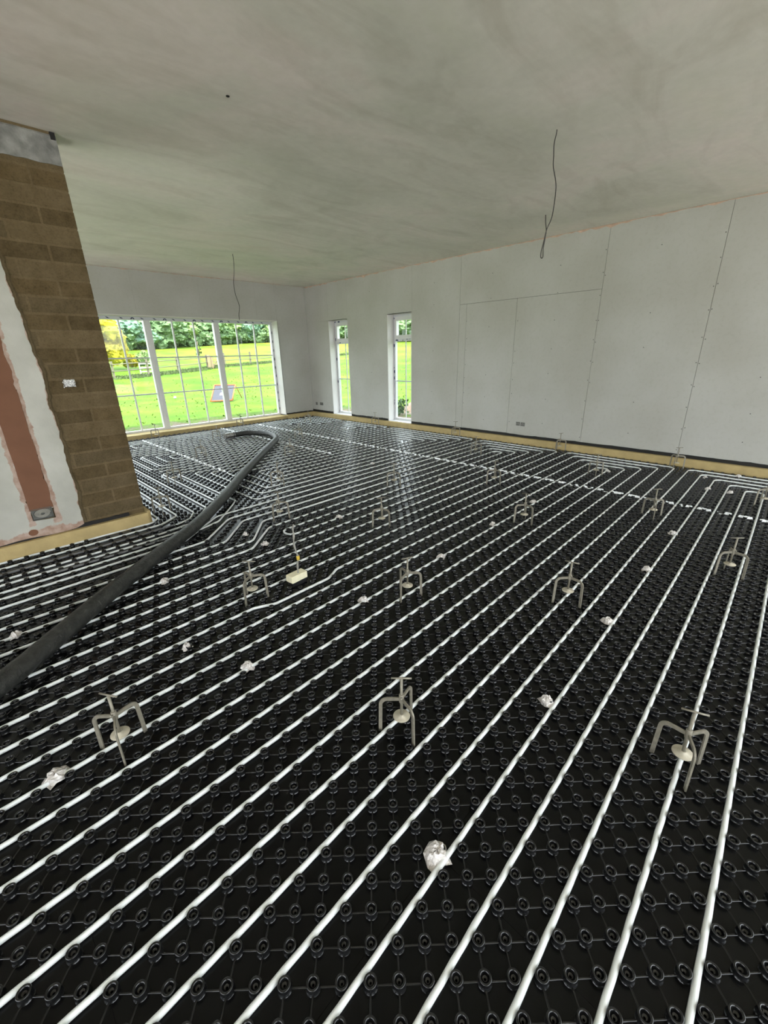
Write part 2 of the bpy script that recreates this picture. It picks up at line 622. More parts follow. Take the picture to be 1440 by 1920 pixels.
def ragged_strip(mb, p0, p1, off, n, w0, w1, axis):
    """ragged thin strip of plaster beside a line on the ceiling or wall"""
    vs, fs = [], []
    for i in range(n + 1):
        t = i / n
        p = Vector(p0).lerp(Vector(p1), t)
        w = w0 + (w1 - w0) * abs(mnoise.noise(Vector((t * n * 0.35, off, 0)))) * 1.6
        a = p
        b = p + Vector(axis) * w
        vs += [a, b]
    for i in range(n):
        fs.append((2 * i, 2 * i + 2, 2 * i + 3, 2 * i + 1))
    mb.add(vs, fs)


ragged_strip(pl, (-0.0015, -10.0, H - 0.002), (-0.0015, 0, H - 0.002), 1.0, 160, 0.004, 0.045, (0, 0, -1))
ragged_strip(pl, (-5.4, -0.0015, H - 0.002), (0, -0.0015, H - 0.002), 5.0, 90, 0.002, 0.018, (0, 0, -1))
o = pl.build('plaster_edge', M['pink_line'], ceiling)
o['label'] = 'thin pink ragged line of fresh plaster'

# plasterboards: right wall
G = 0.0022


def board(parent, ax, u0, u1, z0, z1, t=0.0115):
    mb = MB()
    G = 0.0006 if (ax == 'x' and u0 > -4.4) or ax == 'y' else 0.0018
    if ax == 'x':
        mb.box(0.0, u0 + G, z0 + G, t, u1 - G, z1 - G)
    else:
        mb.box(u0 + G, 0.0, z0 + G, u1 - G, t, z1 - G)
    return mb.build('plasterboard', M['board'], parent)


BZ = 0.115
JR = 2.185
right_boards = [
    # beside and above the narrow windows
    (W1[1], 0.0, BZ, 2.149), (W1[1], 0.0, 2.149, H), (W1[0], W1[1], WZ1, H), (W2[1], W1[0], BZ, H), (W2[0], W2[1], WZ1, H), (-4.414, W2[0], BZ, H),
    # two rows of boards
    (-4.555, -4.414, BZ, JR), (-6.689, -4.414, JR, H), (-5.470, -4.555, BZ, JR), (-6.689, -5.470, BZ, JR),
    # tall boards
    (-7.931, -6.689, BZ, H), (-9.171, -7.931, BZ, H), (-10.41, -9.171, BZ, H), (-11.65, -10.41, BZ, H), (YR, -11.65, BZ, H)]
for (a, b, c, d) in right_boards:
    board(wall_right, 'x', a, b, c, d)
for (a, b, c, d) in [(XB2, -6.2, BZ, H), (-6.2, WB[0], BZ, H), (WB[0], -3.7, WZ1 + 0.035, H), (-3.7, -2.5, WZ1 + 0.035, H), (-2.5, -1.3, WZ1 + 0.035, H), (-1.3, WB[1], WZ1 + 0.035, H), (WB[1], 0.0, BZ, H)]:
    board(wall_back, 'y', a, b, c, d)

# screw heads: pairs along the joints and lines in the field of each board
sc = MB()
random.seed(5)


def screw(y, z):
    sc.lathe([(0.0068, 0), (0.0058, 0.0014)], (0, 0, 0), 6, False)
    n = 12
    for i in range(len(sc.v) - n, len(sc.v)):
        a, b, c = sc.v[i]
        sc.v[i] = (-c + 0.0002, y + a, z + b)


for yj in (-6.689, -7.931, -9.171):
    z = 0.2
    while z < H - 0.05:
        screw(yj + 0.016 + random.uniform(-.003, .003), z + random.uniform(-.02, .02))
        if random.random() < 0.75:
            screw(yj - 0.016 + random.uniform(-.003, .003), z + random.uniform(-.03, .03))
        z += 0.27
for ym in (-7.31, -8.55, -9.7, -6.08, -5.0, -3.85, -2.2, -5.5, -4.57):
    z = 0.35
    while z < (2.1 if ym in (-5.5, -4.57) else H - 0.1):
        if random.random() < 0.85:
            screw(ym + random.uniform(-.01, .01), z + random.uniform(-.04, .04))
        z += 0.37 if ym not in (-5.5, -4.57) else 0.22
o = sc.build('screw_heads', M['screw'], wall_right)
o['kind'] = 'stuff'

# sockets cut in the boards


def socket(parent, y0, y1, z0, z1, name='socket_box'):
    mb = MB()
    mb.box(-0.0006, y0, z0, 0.002, y1, z1)
    b = mb.build(name, M['steel_box'], parent)
    k = MB()
    zc = (z0 + z1) / 2
    k.tube([(-0.002, y0 + 0.012, zc - 0.012), (-0.006, (y0 + y1) / 2, zc + 0.014), (-0.002, y1 - 0.012, zc - 0.01)], 0.004, 6)
    k.build('cable_end', M['cable_grey'], b)
    return b


socket(wall_right, -0.20, -0.13, 0.265, 0.33)
socket(wall_right, -0.43, -0.30, 0.27, 0.335)
socket(wall_right, -5.70, -5.63, 0.285, 0.345)
socket(wall_right, -5.785, -5.71, 0.283, 0.343)

# ------------------------------------------------ windows
def pane_box(parent, mk, a, b, c, d):
    mb = MB()
    mk(mb, a, b, c, d)
    return mb.build('pane', M['glass'], parent)


# window_1: big back window, three lights, glass plane y = 0.15
window_1 = empty('window_1', (0, 0, 0))
window_1['kind'] = 'structure'
yf0, yf1 = 0.25, 0.32
fr = MB()
XA, XB = -4.93, -0.808
fr.box(XA, yf0, 0.075, XB, yf1, 0.118)
fr.box(XA, yf0, 2.115, XB, yf1, 2.172)
fr.box(XB - 0.045, yf0, 0.118, XB, yf1, 2.115)
fr.box(XA, yf0, 0.118, XA + 0.045, yf1, 2.115)
fr.build('window_frame', M['upvc'], window_1)
for xm in (-3.489, -2.138):
    mb = MB().box(xm - 0.058, yf0 - 0.012, 0.118, xm + 0.058, yf1, 2.115)
    mb.box(xm - 0.012, yf0 - 0.018, 0.118, xm + 0.012, yf0 - 0.012, 2.115)
    mb.build('mullion', M['upvc'], window_1)
bays = [(XA + 0.045, -3.547), (-3.431, -2.196), (-2.080, XB - 0.045)]
vbars = [(-4.42, -3.957), (-3.020, -2.604), (-1.678, -1.258)]
for (a, b), vb in zip(bays, vbars):
    xs = [a, vb[0], vb[1], b]
    for i in range(3):
        for (c, d) in ((0.118, 0.787), (0.787, 1.457), (1.457, 2.115)):
            pane_box(window_1, lambda mb, a, b, c, d: mb.box(a, 0.283, c, b, 0.287, d), xs[i], xs[i + 1], c, d)
    for xv in vb:
        MB().box(xv - 0.013, 0.270, 0.118, xv + 0.013, 0.282, 2.115).box(xv - 0.013, 0.288, 0.118, xv + 0.013, 0.300, 2.115).build('glazing_bar', M['upvc'], window_1)
    for zv in (0.787, 1.457):
        MB().box(a, 0.272, zv - 0.011, b, 0.2825, zv + 0.011).box(a, 0.2875, zv - 0.011, b, 0.299, zv + 0.011).build('glazing_bar', M['upvc_grey'], window_1)
f = MB().box(XA, yf0 - 0.003, 2.120, XB, yf0, 2.168).box(XB - 0.030, yf0 - 0.003, 0.12, XB - 0.001, yf0, 2.118).build('protective_film', M['film_plain'], window_1)
f['label'] = 'white film printed with dark marks'
mk = MB()


def half_round(x, z, r):
    vs = [(x - r, yf0 - 0.0036, z - r * 0.5)] + [(x - r * math.cos(math.pi * k / 8), yf0 - 0.0036, z - r * 0.5 + r * math.sin(math.pi * k / 8)) for k in range(9)] + [(x + r, yf0 - 0.0036, z - r * 0.5)]
    vi = [(x + (a - x) * 0.45, b, z - r * 0.5 + (c - z + r * 0.5) * 0.45) for a, b, c in vs]
    n = len(vs)
    mk.add(vs + vi, [(k, k + 1, n + k + 1, n + k) for k in range(n - 1)])


def slash(x, z, s_):
    mk.add([(x - 0.04 * s_, yf0 - 0.0036, z + 0.016), (x - 0.005, yf0 - 0.0036, z + 0.010), (x + 0.03, yf0 - 0.0036, z - 0.016), (x - 0.01, yf0 - 0.0036, z - 0.010)], [(0, 1, 2, 3)])


x = -4.86
while x < XB - 0.08:
    half_round(x, 2.146, 0.034)
    slash(x + 0.17, 2.146, 1)
    slash(x + 0.39, 2.146, 1)
    x += 0.57
z = 0.2
while z < 2.05:
    mk.add([(XB - 0.024, yf0 - 0.0036, z), (XB - 0.008, yf0 - 0.0036, z + 0.01), (XB - 0.008, yf0 - 0.0036, z + 0.07), (XB - 0.024, yf0 - 0.0036, z + 0.05)], [(0, 1, 2, 3)])
    z += 0.19
mk.build('printed_marks', M['ink'], window_1)
# reveals of the back window
rv = MB()
rv.box(WB[0], 0.0, 2.172, WB[1], yf1, 2.1845)
rv.box(WB[1] - 0.001, 0.0, 0.098, WB[1] + 0.011, yf1, 2.1715)
rv.box(WB[0] - 0.011, 0.0, 0.098, WB[0] + 0.001, yf1, 2.1715)
rv.build('reveal_board', M['reveal'], window_1)


def narrow_window(name, ya, yb, film_left=True):
    w = empty(name, (0, 0, 0))
    w['kind'] = 'structure'
    x0, x1 = 0.175, 0.235
    fy0, fy1 = ya, yb
    mb = MB()
    mb.box(x0, fy0, 0.105, x1, fy0 + 0.045, 2.15)
    mb.box(x0, fy1 - 0.045, 0.105, x1, fy1, 2.15)
    mb.box(x0, fy0 + 0.045, 0.105, x1, fy1 - 0.045, 0.15)
    mb.box(x0, fy0 + 0.045, 2.095, x1, fy1 - 0.045, 2.15)
    mb.build('window_frame', M['upvc'], w)
    MB().box(x0 - 0.004, fy0 + 0.045, 1.665, x1, fy1 - 0.045, 1.725).build('transom', M['upvc'], w)
    # top hung sash
    a, b = fy0 + 0.047, fy1 - 0.047
    s = MB()
    s.box(x0 - 0.02, a, 1.727, x1 - 0.01, a + 0.05, 2.093)
    s.box(x0 - 0.02, b - 0.05, 1.727, x1 - 0.01, b, 2.093)
    s.box(x0 - 0.02, a + 0.05, 1.727, x1 - 0.01, b - 0.05, 1.777)
    s.box(x0 - 0.02, a + 0.05, 2.043, x1 - 0.01, b - 0.05, 2.093)
    sash = s.build('sash', M['upvc'], w)
    MB().box(0.208, a + 0.05, 1.777, 0.212, b - 0.05, 2.043).build('pane', M['glass'], sash)
    ym = (fy0 + fy1) / 2
    MB().box(0.197, ym - 0.012, 1.777, 0.206, ym + 0.012, 2.043).build('glazing_bar', M['upvc'], sash)
    for (c, d) in ((0.15, 0.90), (0.90, 1.665)):
        for (p, q) in ((fy0 + 0.045, ym), (ym, fy1 - 0.045)):
            MB().box(0.208, p, c, 0.212, q, d).build('pane', M['glass'], w)
    MB().box(0.197, ym - 0.012, 0.15, 0.206, ym + 0.012, 1.665).build('glazing_bar', M['upvc'], w)
    MB().box(0.198, fy0 + 0.045, 0.889, 0.2065, fy1 - 0.045, 0.911).build('glazing_bar', M['upvc_grey'], w)
    fl = MB().box(x0 - 0.003, fy1 - 0.030, 0.11, x0, fy1 - 0.001, 2.14)
    fl.box(x0 - 0.003, fy0 + 0.001, 2.115, x0, fy1 - 0.031, 2.145)
    fl.box(x0 - 0.007, fy0 + 0.05, 1.672, x0 - 0.004, fy1 - 0.05, 1.700)
    p = fl.build('protective_film', M['film'], w)
    p['label'] = 'white film printed with dark blue marks'
    # reveals and sill
    r = MB()
    r.box(0.0, yb - 0.001, WZ0 - 0.02, x1, yb + 0.011, WZ1)
    r.box(0.0, ya - 0.011, WZ0 - 0.02, x1, ya + 0.001, WZ1)
    r.box(0.0, ya, WZ1 - 0.001, x1, yb, WZ1 + 0.011)
    r.build('reveal_board', M['reveal'], w)
    MB().box(-0.012, ya - 0.004, 0.088, x0, yb + 0.004, 0.106).build('window_sill', M['upvc'], w)
    return w


narrow_window('window_2', W1[0] + 0.012, W1[1] - 0.012)
narrow_window('window_3', W2[0] + 0.012, W2[1] - 0.012)

# ------------------------------------------------ foam upstand along the walls, membrane over it
def foam_run(name, segs, kind='trim'):
    root = empty(name)
    root['kind'] = 'structure'
    for (a, b) in segs:
        a, b = Vector(a), Vector(b)
        mb = MB()
        mb.box(min(a.x, b.x), min(a.y, b.y), a.z, max(a.x, b.x), max(a.y, b.y), b.z)
        mb.build('foam_strip', M['foam'], root)
    return root


trim_1 = foam_run('trim_1', [((-0.075, YR, 0), (0.0, -9.35, 0.098)), ((-0.075, -9.348, 0), (0.0, -6.95, 0.10)), ((-0.075, -6.948, 0), (0.0, -4.55, 0.101)), ((-0.075, -4.548, 0), (0.0, -2.15, 0.098)), ((-0.075, -2.148, 0), (0.0, -0.0, 0.099))])
trim_2 = foam_run('trim_2', [((WB[1], -0.075, 0), (-0.077, 0.0, 0.098)), ((-3.2, -0.05, 0), (WB[1] - 0.001, 0.25, 0.078)), ((WB[0], -0.05, 0), (-3.202, 0.25, 0.078)), ((WB[1] + 0.0, 0.002, 0), (WB[1] + 0.0105, 0.25, 0.096)), ((XB2, -0.075, 0), (WB[0] - 0.002, 0.0, 0.1))])
trim_3 = foam_run('trim_3', [((-7.3, PY - 0.05, 0), (PX + 0.01, PY - 0.002, 0.118)), ((-10.5, PY - 0.05, 0), (-7.302, PY - 0.002, 0.118)), ((PX + 0.0, PY + 0.0, 0), (PX + 0.045, PY + 0.215, 0.118))])


def membrane(parent, p0, p1, zlo, zhi, out, seed, n=140, fade=None):
    """thin black sheet with an uneven upper edge showing above the foam"""
    vs, fs = [], []
    for i in range(n + 1):
        t = i / n
        p = Vector(p0).lerp(Vector(p1), t)
        h = zhi + 0.012 * mnoise.noise(Vector((t * n * 0.09, seed, 0))) + 0.005 * mnoise.noise(Vector((t * n * 0.5, seed, 2)))
        if fade:
            h = zlo + (h - zlo) * fade(t)
        w = 0.004 * mnoise.noise(Vector((t * n * 0.3, seed, 7)))
        for z, q in ((zlo, 0.006), (h, 0.010)):
            vs.append((p.x + out[0] * (q + w), p.y + out[1] * (q + w), z))
        vs.append((p.x - out[0] * 0.001, p.y - out[1] * 0.001, h - 0.002))
    for i in range(n):
        a = 3 * i
        fs += [(a, a + 3, a + 4, a + 1), (a + 1, a + 4, a + 5, a + 2)]
    mb = MB()
    mb.add(vs, fs)
    o = mb.build('damp_membrane', M['membrane'], parent)
    o['label'] = 'black plastic sheet edge showing above the foam'
    return o


membrane(trim_1, (0, -10.5, 0), (0, W2[0] - 0.01, 0), 0.095, 0.146, (-1, 0), 1.0, 160)
membrane(trim_1, (0, W2[1] + 0.01, 0), (0, W1[0] - 0.01, 0), 0.095, 0.142, (-1, 0), 4.0, 60)
membrane(trim_1, (0, W1[1] + 0.01, 0), (0, -0.005, 0), 0.095, 0.150, (-1, 0), 6.0, 30)
membrane(trim_2, (WB[1] + 0.02, 0, 0), (-0.005, 0, 0), 0.095, 0.130, (0, -1), 8.0, 40)
membrane(trim_3, (-9.0, PY - 0.003, 0), (PX - 0.13, PY - 0.003, 0), 0.100, 0.150, (0, -1), 9.0, 150)

# ------------------------------------------------ nib wall of blocks with patched plaster
wn = MB().box(XL, PY + 0.0025, -0.1, PX - 0.003, PY + 0.213, H)
wall_nib = tag(wn.build('wall_nib', M['mortar']), kind='structure')
random.seed(11)
zc, course = 0.050, 0
blocks_meshes = {}
while zc < 2.70:
    z1 = min(zc + 0.1035, 2.735)
    x = PX
    first = 0.215 if course % 2 == 0 else 0.425
    n = 0
    while x > -6.75:
        L = first if n == 0 else 0.44
        a, b = x - L, x
        dy = random.uniform(-0.0015, 0.0025)
        mb = MB()
        e = 0.003
        # slightly softened block: face inset
        ys, yb = PY + dy, PY + 0.014
        x0, x1_, za, zb = a + 0.010, b, zc, z1
        vs = [(x0, yb, za), (x1_, yb, za), (x1_, yb, zb), (x0, yb, zb), (x0 + e, ys, za + e), (x1_ - e, ys, za + e), (x1_ - e, ys, zb - e), (x0 + e, ys, zb - e)]
        mb.add(vs, [(4, 5, 6, 7), (0, 1, 5, 4), (1, 2, 6, 5), (2, 3, 7, 6), (3, 0, 4, 7)])
        mb.build('block', M['block_dark'] if course % 2 == 0 else M['block_pale'], wall_nib)
        x = a
        n += 1
    # end face of the nib: one block deep
    MB().box(PX - 0.012, PY + 0.004, zc, PX, PY + 0.211, z1).build('block', M['block_dark'], wall_nib)
    zc += 0.1150
    course += 1
# grey mortar band (lintel bearing) at the head
vs, fs = [], []
N_ = 60
for i in range(N_ + 1):
    t = i / N_
    x = PX - 0.002 + (-7.0 - PX) * t
    zb_ = 2.728 - 0.02 * t + 0.012 * mnoise.noise(Vector((t * 18, 3, 1)))
    vs += [(x, PY - 0.004, zb_), (x, PY - 0.004, H - 0.025 - 0.012 * abs(mnoise.noise(Vector((t * 14, 1, 1))))), (x, PY + 0.012, zb_), (x, PY + 0.012, H)]
for i in range(N_):
    a = 4 * i
    fs += [(a, a + 1, a + 5, a + 4), (a + 1, a + 3, a + 7, a + 5), (a, a + 4, a + 6, a + 2)]
fs.append((0, 2, 3, 1))
mb = MB()
mb.add(vs, fs)
mb.build('mortar_band', M['grey_lintel'], wall_nib)
MB().box(PX - 0.035, PY - 0.006, H - 0.045, PX - 0.006, PY + 0.01, H - 0.001).build('corner_gap', M['dark'], wall_nib)

# plaster layer: a grid whose right edge is ragged, with thickness and a rim mask
def edge_x(z):
    base = np.interp(z, [0.13, 0.44, 0.71, 0.96, 1.16, 1.36, 1.51, 1.72, 1.86, 2.05, 2.2, 2.6], [-5.965, -5.955, -5.955, -5.955, -5.962, -5.948, -5.968, -5.972, -5.985, -5.992, -6.01, -6.10])
    return base + 0.012 * mnoise.noise(Vector((z * 14, 0.3, 0))) + 0.006 * mnoise.noise(Vector((z * 45, 4.3, 0)))


def low_z(x):
    return 0.128 + 0.012 * mnoise.noise(Vector((x * 5, 0.3, 5))) + max(0.0, (x + 6.02)) * 0.35


mb = MB()
NZ, NX = 150, 70
XLP = -7.6
vs, rim, fs = [], [], []
for j in range(NZ + 1):
    t = j / NZ
    z = 0.13 + (2.62 - 0.13) * t
    ex = edge_x(z)
    for i in range(NX + 1):
        s = i / NX
        x = XLP + (ex - XLP) * (1 - (1 - s) ** 1.6)
        zz = z + (low_z(x) - 0.13) * (1 - t)
        d_right = ex - x
        d_bot = zz - 0.13
        dep = 0.016 + 0.002 * mnoise.noise(Vector((x * 4, z * 4, 0)))
        vs.append((x, PY - dep, zz))
        # pink rim: along the base, and beside the chase; a touch along the ragged edge
        r_ = 0.0
        r_ = max(r_, 1.05 - d_bot / 0.085)
        r_ = max(r_, 0.50 - d_right / 0.05)
        cx = -6.205
        dch = min(abs(x - (cx - 0.085)), abs(x - (cx + 0.085)))
        if z > 0.22:
            r_ = max(r_, 0.86 - dch / 0.045)
        rim.append(max(0.0, min(1.0, r_)))
for j in range(NZ):
    for i in range(NX):
        a = j * (NX + 1) + i
        p = vs[a]
        cxm = (vs[a][0] + vs[a + 1][0]) / 2
        czm = (vs[a][2] + vs[a + NX + 1][2]) / 2
        # leave the chase and the socket hole open
        if -6.275 < cxm < -6.135 and czm > 0.36:
            continue
        if -6.278 < cxm < -6.138 and 0.262 < czm <= 0.36:
            continue
        fs.append((a, a + 1, a + NX + 2, a + NX + 1))
# skirt to give the ragged edge its thickness
nb = len(vs)
for j in range(NZ + 1):
    a = j * (NX + 1) + NX
    x, y, z = vs[a]
    vs.append((x + 0.004, PY + 0.001, z))
    rim.append(1.0)
for j in range(NZ):
    a = j * (NX + 1) + NX
    fs.append((a, nb + j, nb + j + 1, a + NX + 1))
nb2 = len(vs)
for i in range(NX + 1):
    x, y, z = vs[i]
    vs.append((x, PY + 0.001, z - 0.003))
    rim.append(1.0)
for i in range(NX):
    fs.append((i, nb2 + i, nb2 + i + 1, i + 1))
mb.add(vs, fs)
me = mb.mesh('plaster_layer')
at = me.attributes.new('rim', 'FLOAT', 'POINT')
at.data.foreach_set('value', rim)
o = link('plaster_layer', me, M['plaster'], wall_nib)
o['label'] = 'white plaster with ragged pink edges'
# chase filled with red-brown plaster: ragged right side
vs, fs = [], []
for j in range(101):
    z = 0.345 + 2.2 * j / 100
    xl = -6.283 + 0.002 * mnoise.noise(Vector((z * 9, 7, 0))) + 0.003
    xr = -6.128 + 0.013 * mnoise.noise(Vector((z * 9, 2, 0))) + 0.008 * mnoise.noise(Vector((z * 30, 5, 0)))
    dx = 0.05 * max(0.0, z - 0.4) * 0.35
    vs += [(xl, PY - 0.019, z), (xr, PY - 0.019, z), (xl - 0.001, PY - 0.010, z), (xr + 0.003, PY - 0.010, z)]
for j in range(100):
    a = 4 * j
    fs += [(a, a + 1, a + 5, a + 4), (a, a + 4, a + 6, a + 2), (a + 1, a + 3, a + 7, a + 5)]
mb = MB()
mb.add(vs, fs)
o = mb.build('chase_plaster', M['pink'], wall_nib)
o['label'] = 'red brown plaster band filling a cable chase'
# strip of smeared mortar following the ragged plaster edge
vs, fs = [], []
for j in range(141):
    z = 0.16 + 2.5 * j / 140
    ex = edge_x(z)
    w_ = 0.030 + 0.012 * mnoise.noise(Vector((z * 6, 8, 0))) + 0.006 * mnoise.noise(Vector((z * 22, 3, 0)))
    vs += [(ex - 0.01, PY - 0.006, z), (ex + w_ * 0.6, PY - 0.0075, z), (ex + w_, PY + 0.001, z)]
for j in range(140):
    a = 3 * j
    fs += [(a, a + 1, a + 4, a + 3), (a + 1, a + 2, a + 5, a + 4)]
mb = MB()
mb.add(vs, fs)
mb.build('mortar_smear', M['mortar'], wall_nib)
# round dab of darker plaster low on the wall
mb = MB()
mb.lathe([(0.028, 0), (0.026, 0.003)], (0, 0, 0), 14, False)
mb.v = [(a * 1.1 - 6.30, PY - 0.0185 - c * 0.5, b * 0.9 + 0.172) for a, b, c in mb.v]
mb.build('plaster_dab', M['pink'], wall_nib)

# back box with a coiled cable
root = empty('cable_box', (-6.208, PY - 0.012, 0.31), 0, 'metal back box holding a coiled grey cable, set in the white plaster', 'electrical box')
mb = MB()
w, h, d = 0.066, 0.045, 0.010
mb.box(-w, -0.012, -h, -w + 0.003, 0.012, h)
mb.box(w - 0.003, -0.012, -h, w, 0.012, h)
mb.box(-w, -0.012, -h, w, 0.012, -h + 0.003)
mb.box(-w, -0.012, h - 0.003, w, 0.012, h)
mb.box(-w, 0.009, -h, w, 0.012, h)
mb.build('metal_box', M['steel_box'], root)
mb = MB()
pts = []
for i in range(120):
    t = i / 119
    a = t * 2 * math.pi * 4.6
    r = 1 - 0.72 * t
    pts.append((0.052 * r * math.cos(a), -0.004 - 0.007 * t + 0.002 * math.sin(a * 2), 0.033 * r * math.sin(a)))
mb.tube(pts, 0.0035, 6)
mb.build('coiled_cable', M['cable_grey'], root)
# foil covered socket box on the blocks
root = empty('foil_box', (-5.797, PY - 0.004, 1.278), 0, 'small electrical box wrapped in crumpled silver foil on the bare blocks', 'electrical box')
mb = MB()
nx_, nz_ = 14, 10
vs = []
random.seed(4)
for j in range(nz_ + 1):
    for i in range(nx_ + 1):
        u, v = i / nx_ - 0.5, j / nz_ - 0.5
        edge = (abs(abs(u) - 0.5) < 1e-6) or (abs(abs(v) - 0.5) < 1e-6)
        vs.append((u * 0.082 + random.uniform(-.003, .003), 0.003 if edge else -0.006 - random.uniform(0, 0.012), v * 0.062 + random.uniform(-.002, .002)))
fs = [(j * (nx_ + 1) + i, j * (nx_ + 1) + i + 1, (j + 1) * (nx_ + 1) + i + 1, (j + 1) * (nx_ + 1) + i) for j in range(nz_) for i in range(nx_)]
mb.add(vs, fs)
mb.build('foil_wrap', M['foil'], root)
MB().box(-0.036, -0.006, -0.026, 0.036, 0.008, 0.026).build('metal_box', M['steel_box'], root)

# ================================================================== FLOOR PANELS AND STUDS
fl = MB().box(XL, YR, -0.12, TH, PY + 0.203, -0.004).box(XB2, PY + 0.203, -0.12, TH, TH, -0.004)
floor = tag(fl.build('floor', M['dark']), kind='structure')
floor['label'] = 'floor covered by black castellated heating panels'
XC = [0.0 - 0.078, -0.2 - 0.0]
xe = [-0.076, -1.0, -1.8, -2.6, -3.4, -4.2, -5.0, -5.8, -6.6, -7.4, -8.2]
ke = [-12, -3.83, 4.17, 12.17, 20.17, 28.17, 36.17, 44.17, 52.17, 62.5]
g_ = 0.0003
for i in range(len(xe) - 1):
    for j in range(len(ke) - 1):
        x0, x1_ = xe[i + 1] + g_, xe[i] - g_
        k0, k1 = ke[j], ke[j + 1]
        c = []
        for (x, k, s) in ((x0, k0, g_), (x1_, k0, g_), (x1_, k1, -g_), (x0, k1, -g_)):
            c.append((x, min(row_y(k, x) + s, -0.051 if x < WB[1] - 0.01 else -0.076), 0.0))
        if all(q[0] < PX and q[1] > PY + 0.3 for q in c):
            continue
        mb = MB()
        lo = [(a, b, -0.004) for a, b, _ in c]
        mb.add(c + lo, [(0, 1, 2, 3), (0, 4, 5, 1), (1, 5, 6, 2), (2, 6, 7, 3), (3, 7, 4, 0)])
        mb.build('heating_panel', M['panel'], floor)

# ---- pipe runs, as polylines of (x, row) with rounded corners
def fillet(pts, r=0.085, n=6):
    out = [Vector(pts[0])]
    for i in range(1, len(pts) - 1):
        p, a, b = Vector(pts[i]), Vector(pts[i - 1]), Vector(pts[i + 1])
        da, db = (a - p), (b - p)
        la, lb = da.length, db.length
        ang = da.angle(db)
        if ang > math.radians(176):
            out.append(p)
            continue
        cut = min(r / math.tan(ang / 2), 0.49 * la, 0.49 * lb)
        A, B = p + da.normalized() * cut, p + db.normalized() * cut
        for j in range(n + 1):
            t = j / n
            out.append((1 - t) ** 2 * A + 2 * t * (1 - t) * p + t * t * B)
    out.append(Vector(pts[-1]))
    return out


def to_world(pts):
    return [(x, row_y(k, x)) for x, k in pts]


def resample(pts, step):
    out = [pts[0]]
    for a, b in zip(pts[:-1], pts[1:]):
        L = (b - a).length
        n = max(1, int(L / step))
        for i in range(1, n + 1):
            out.append(a.lerp(b, i / n))
    return out


ALL_PIPE = []   # centre line samples, to keep the studs clear of the bends
XLEFT = -7.75


def path2d(pts, r=0.085):
    w = [Vector((a, b)) for a, b in to_world(pts)]
    return fillet(w, r)


def pipe_mesh(path, rad=0.008):
    pts = resample(path, 0.025)
    P3 = []
    for q in pts:
        ph = 2 * math.pi * (q.x - 0.008) / 0.1
        P3.append(Vector((q.x, q.y + 0.0005 * math.sin(ph), 0.0092)))
    # drop needless samples far from the camera
    out = [P3[0]]
    for i in range(1, len(P3) - 1):
        far = (P3[i] - CAM).length > 3.6
        if (P3[i] - out[-1]).length > (0.095 if far and abs((P3[i + 1] - P3[i]).normalized().dot((P3[i] - P3[i - 1]).normalized())) > 0.9995 else 0.02):
            out.append(P3[i])
    out.append(P3[-1])
    return out


pipes = []


def add_pipe(pts, label, group, r=0.085, parts=None):
    path = path2d(pts, r)
    for q in resample(path, 0.02):
        ALL_PIPE.append((q.x, q.y))
    mb = MB()
    mb.tube(pipe_mesh(path), 0.0085, 12)
    o = mb.build('heating_pipe', M['pipe'])
    tag(o, label, 'pipe', group)
    pipes.append(o)
    return o


def bend_x(j):
    return -0.225 - 0.15 * j


# loop B (front): outermost row 6, innermost rows 2 and 1
ordinal = ['innermost', 'second from the inside', 'third from the inside', 'fourth from the inside', 'outermost']
def left_end(k):
    return [(XLEFT, k)]


for i in range(5):
    a, b = 2 + i, 1 - i
    x = bend_x(4 - i)
    add_pipe([(XLEFT, a), (x, a), (x, b), (XLEFT, b)], 'white heating pipe, %s hairpin of the loop in the front corner' % ordinal[i], 'white pipes of the front loop')
kink = [(XLEFT, 15), (-5.52, 15), (-5.40, 14.62), (-4.98, 14.60), (-4.86, 15.0)]
for i in range(5):
    a, b = 12 + i, 11 - i
    x = bend_x(4 - i)
    lab = 'white heating pipe, %s hairpin of the loop between two wall side gauges' % ordinal[i]
    if a == 15:
        lab = 'white heating pipe kinked around the cream foam block'
        add_pipe(kink + [(x, a), (x, b), (XLEFT, b)], lab, 'white pipes of the second loop', 0.06)
    else:
        add_pipe([(XLEFT, a), (x, a), (x, b), (XLEFT, b)], lab, 'white pipes of the second loop')
# loop C
xs_c = [bend_x(4 - i) for i in range(5)]
add_pipe([(XLEFT, 20.0), (-5.10, 20.1), (-4.78, 22), (xs_c[0], 22), (xs_c[0], 21), (-4.75, 21), (-4.75, 20), (xs_c[1], 20), (xs_c[1], 23), (-4.74, 23.2), (-5.02, 21), (XLEFT, 21.0)],
         'white heating pipe doubling back beside the standing cable, innermost of the middle loop', 'white pipes of the middle loop', 0.11)
add_pipe([(XLEFT, 22.0), (-5.19, 22.0), (-4.86, 24.2), (xs_c[2], 24), (xs_c[2], 19), (XLEFT, 19)], 'white heating pipe with an S bend right beside the hose, third of the middle loop', 'white pipes of the middle loop', 0.12)
add_pipe([(XLEFT, 22.9), (-5.30, 22.95), (-4.93, 25.2), (xs_c[3], 25.1), (xs_c[3], 18), (XLEFT, 18)], 'white heating pipe passing under the hose, fourth from the inside of the middle loop', 'white pipes of the middle loop', 0.12)
add_pipe([(XLEFT, 23.8), (-5.42, 23.85), (-4.98, 26.2), (xs_c[4], 26), (xs_c[4], 17), (XLEFT, 17)], 'white heating pipe, outermost of the middle loop by the wall', 'white pipes of the middle loop', 0.12)
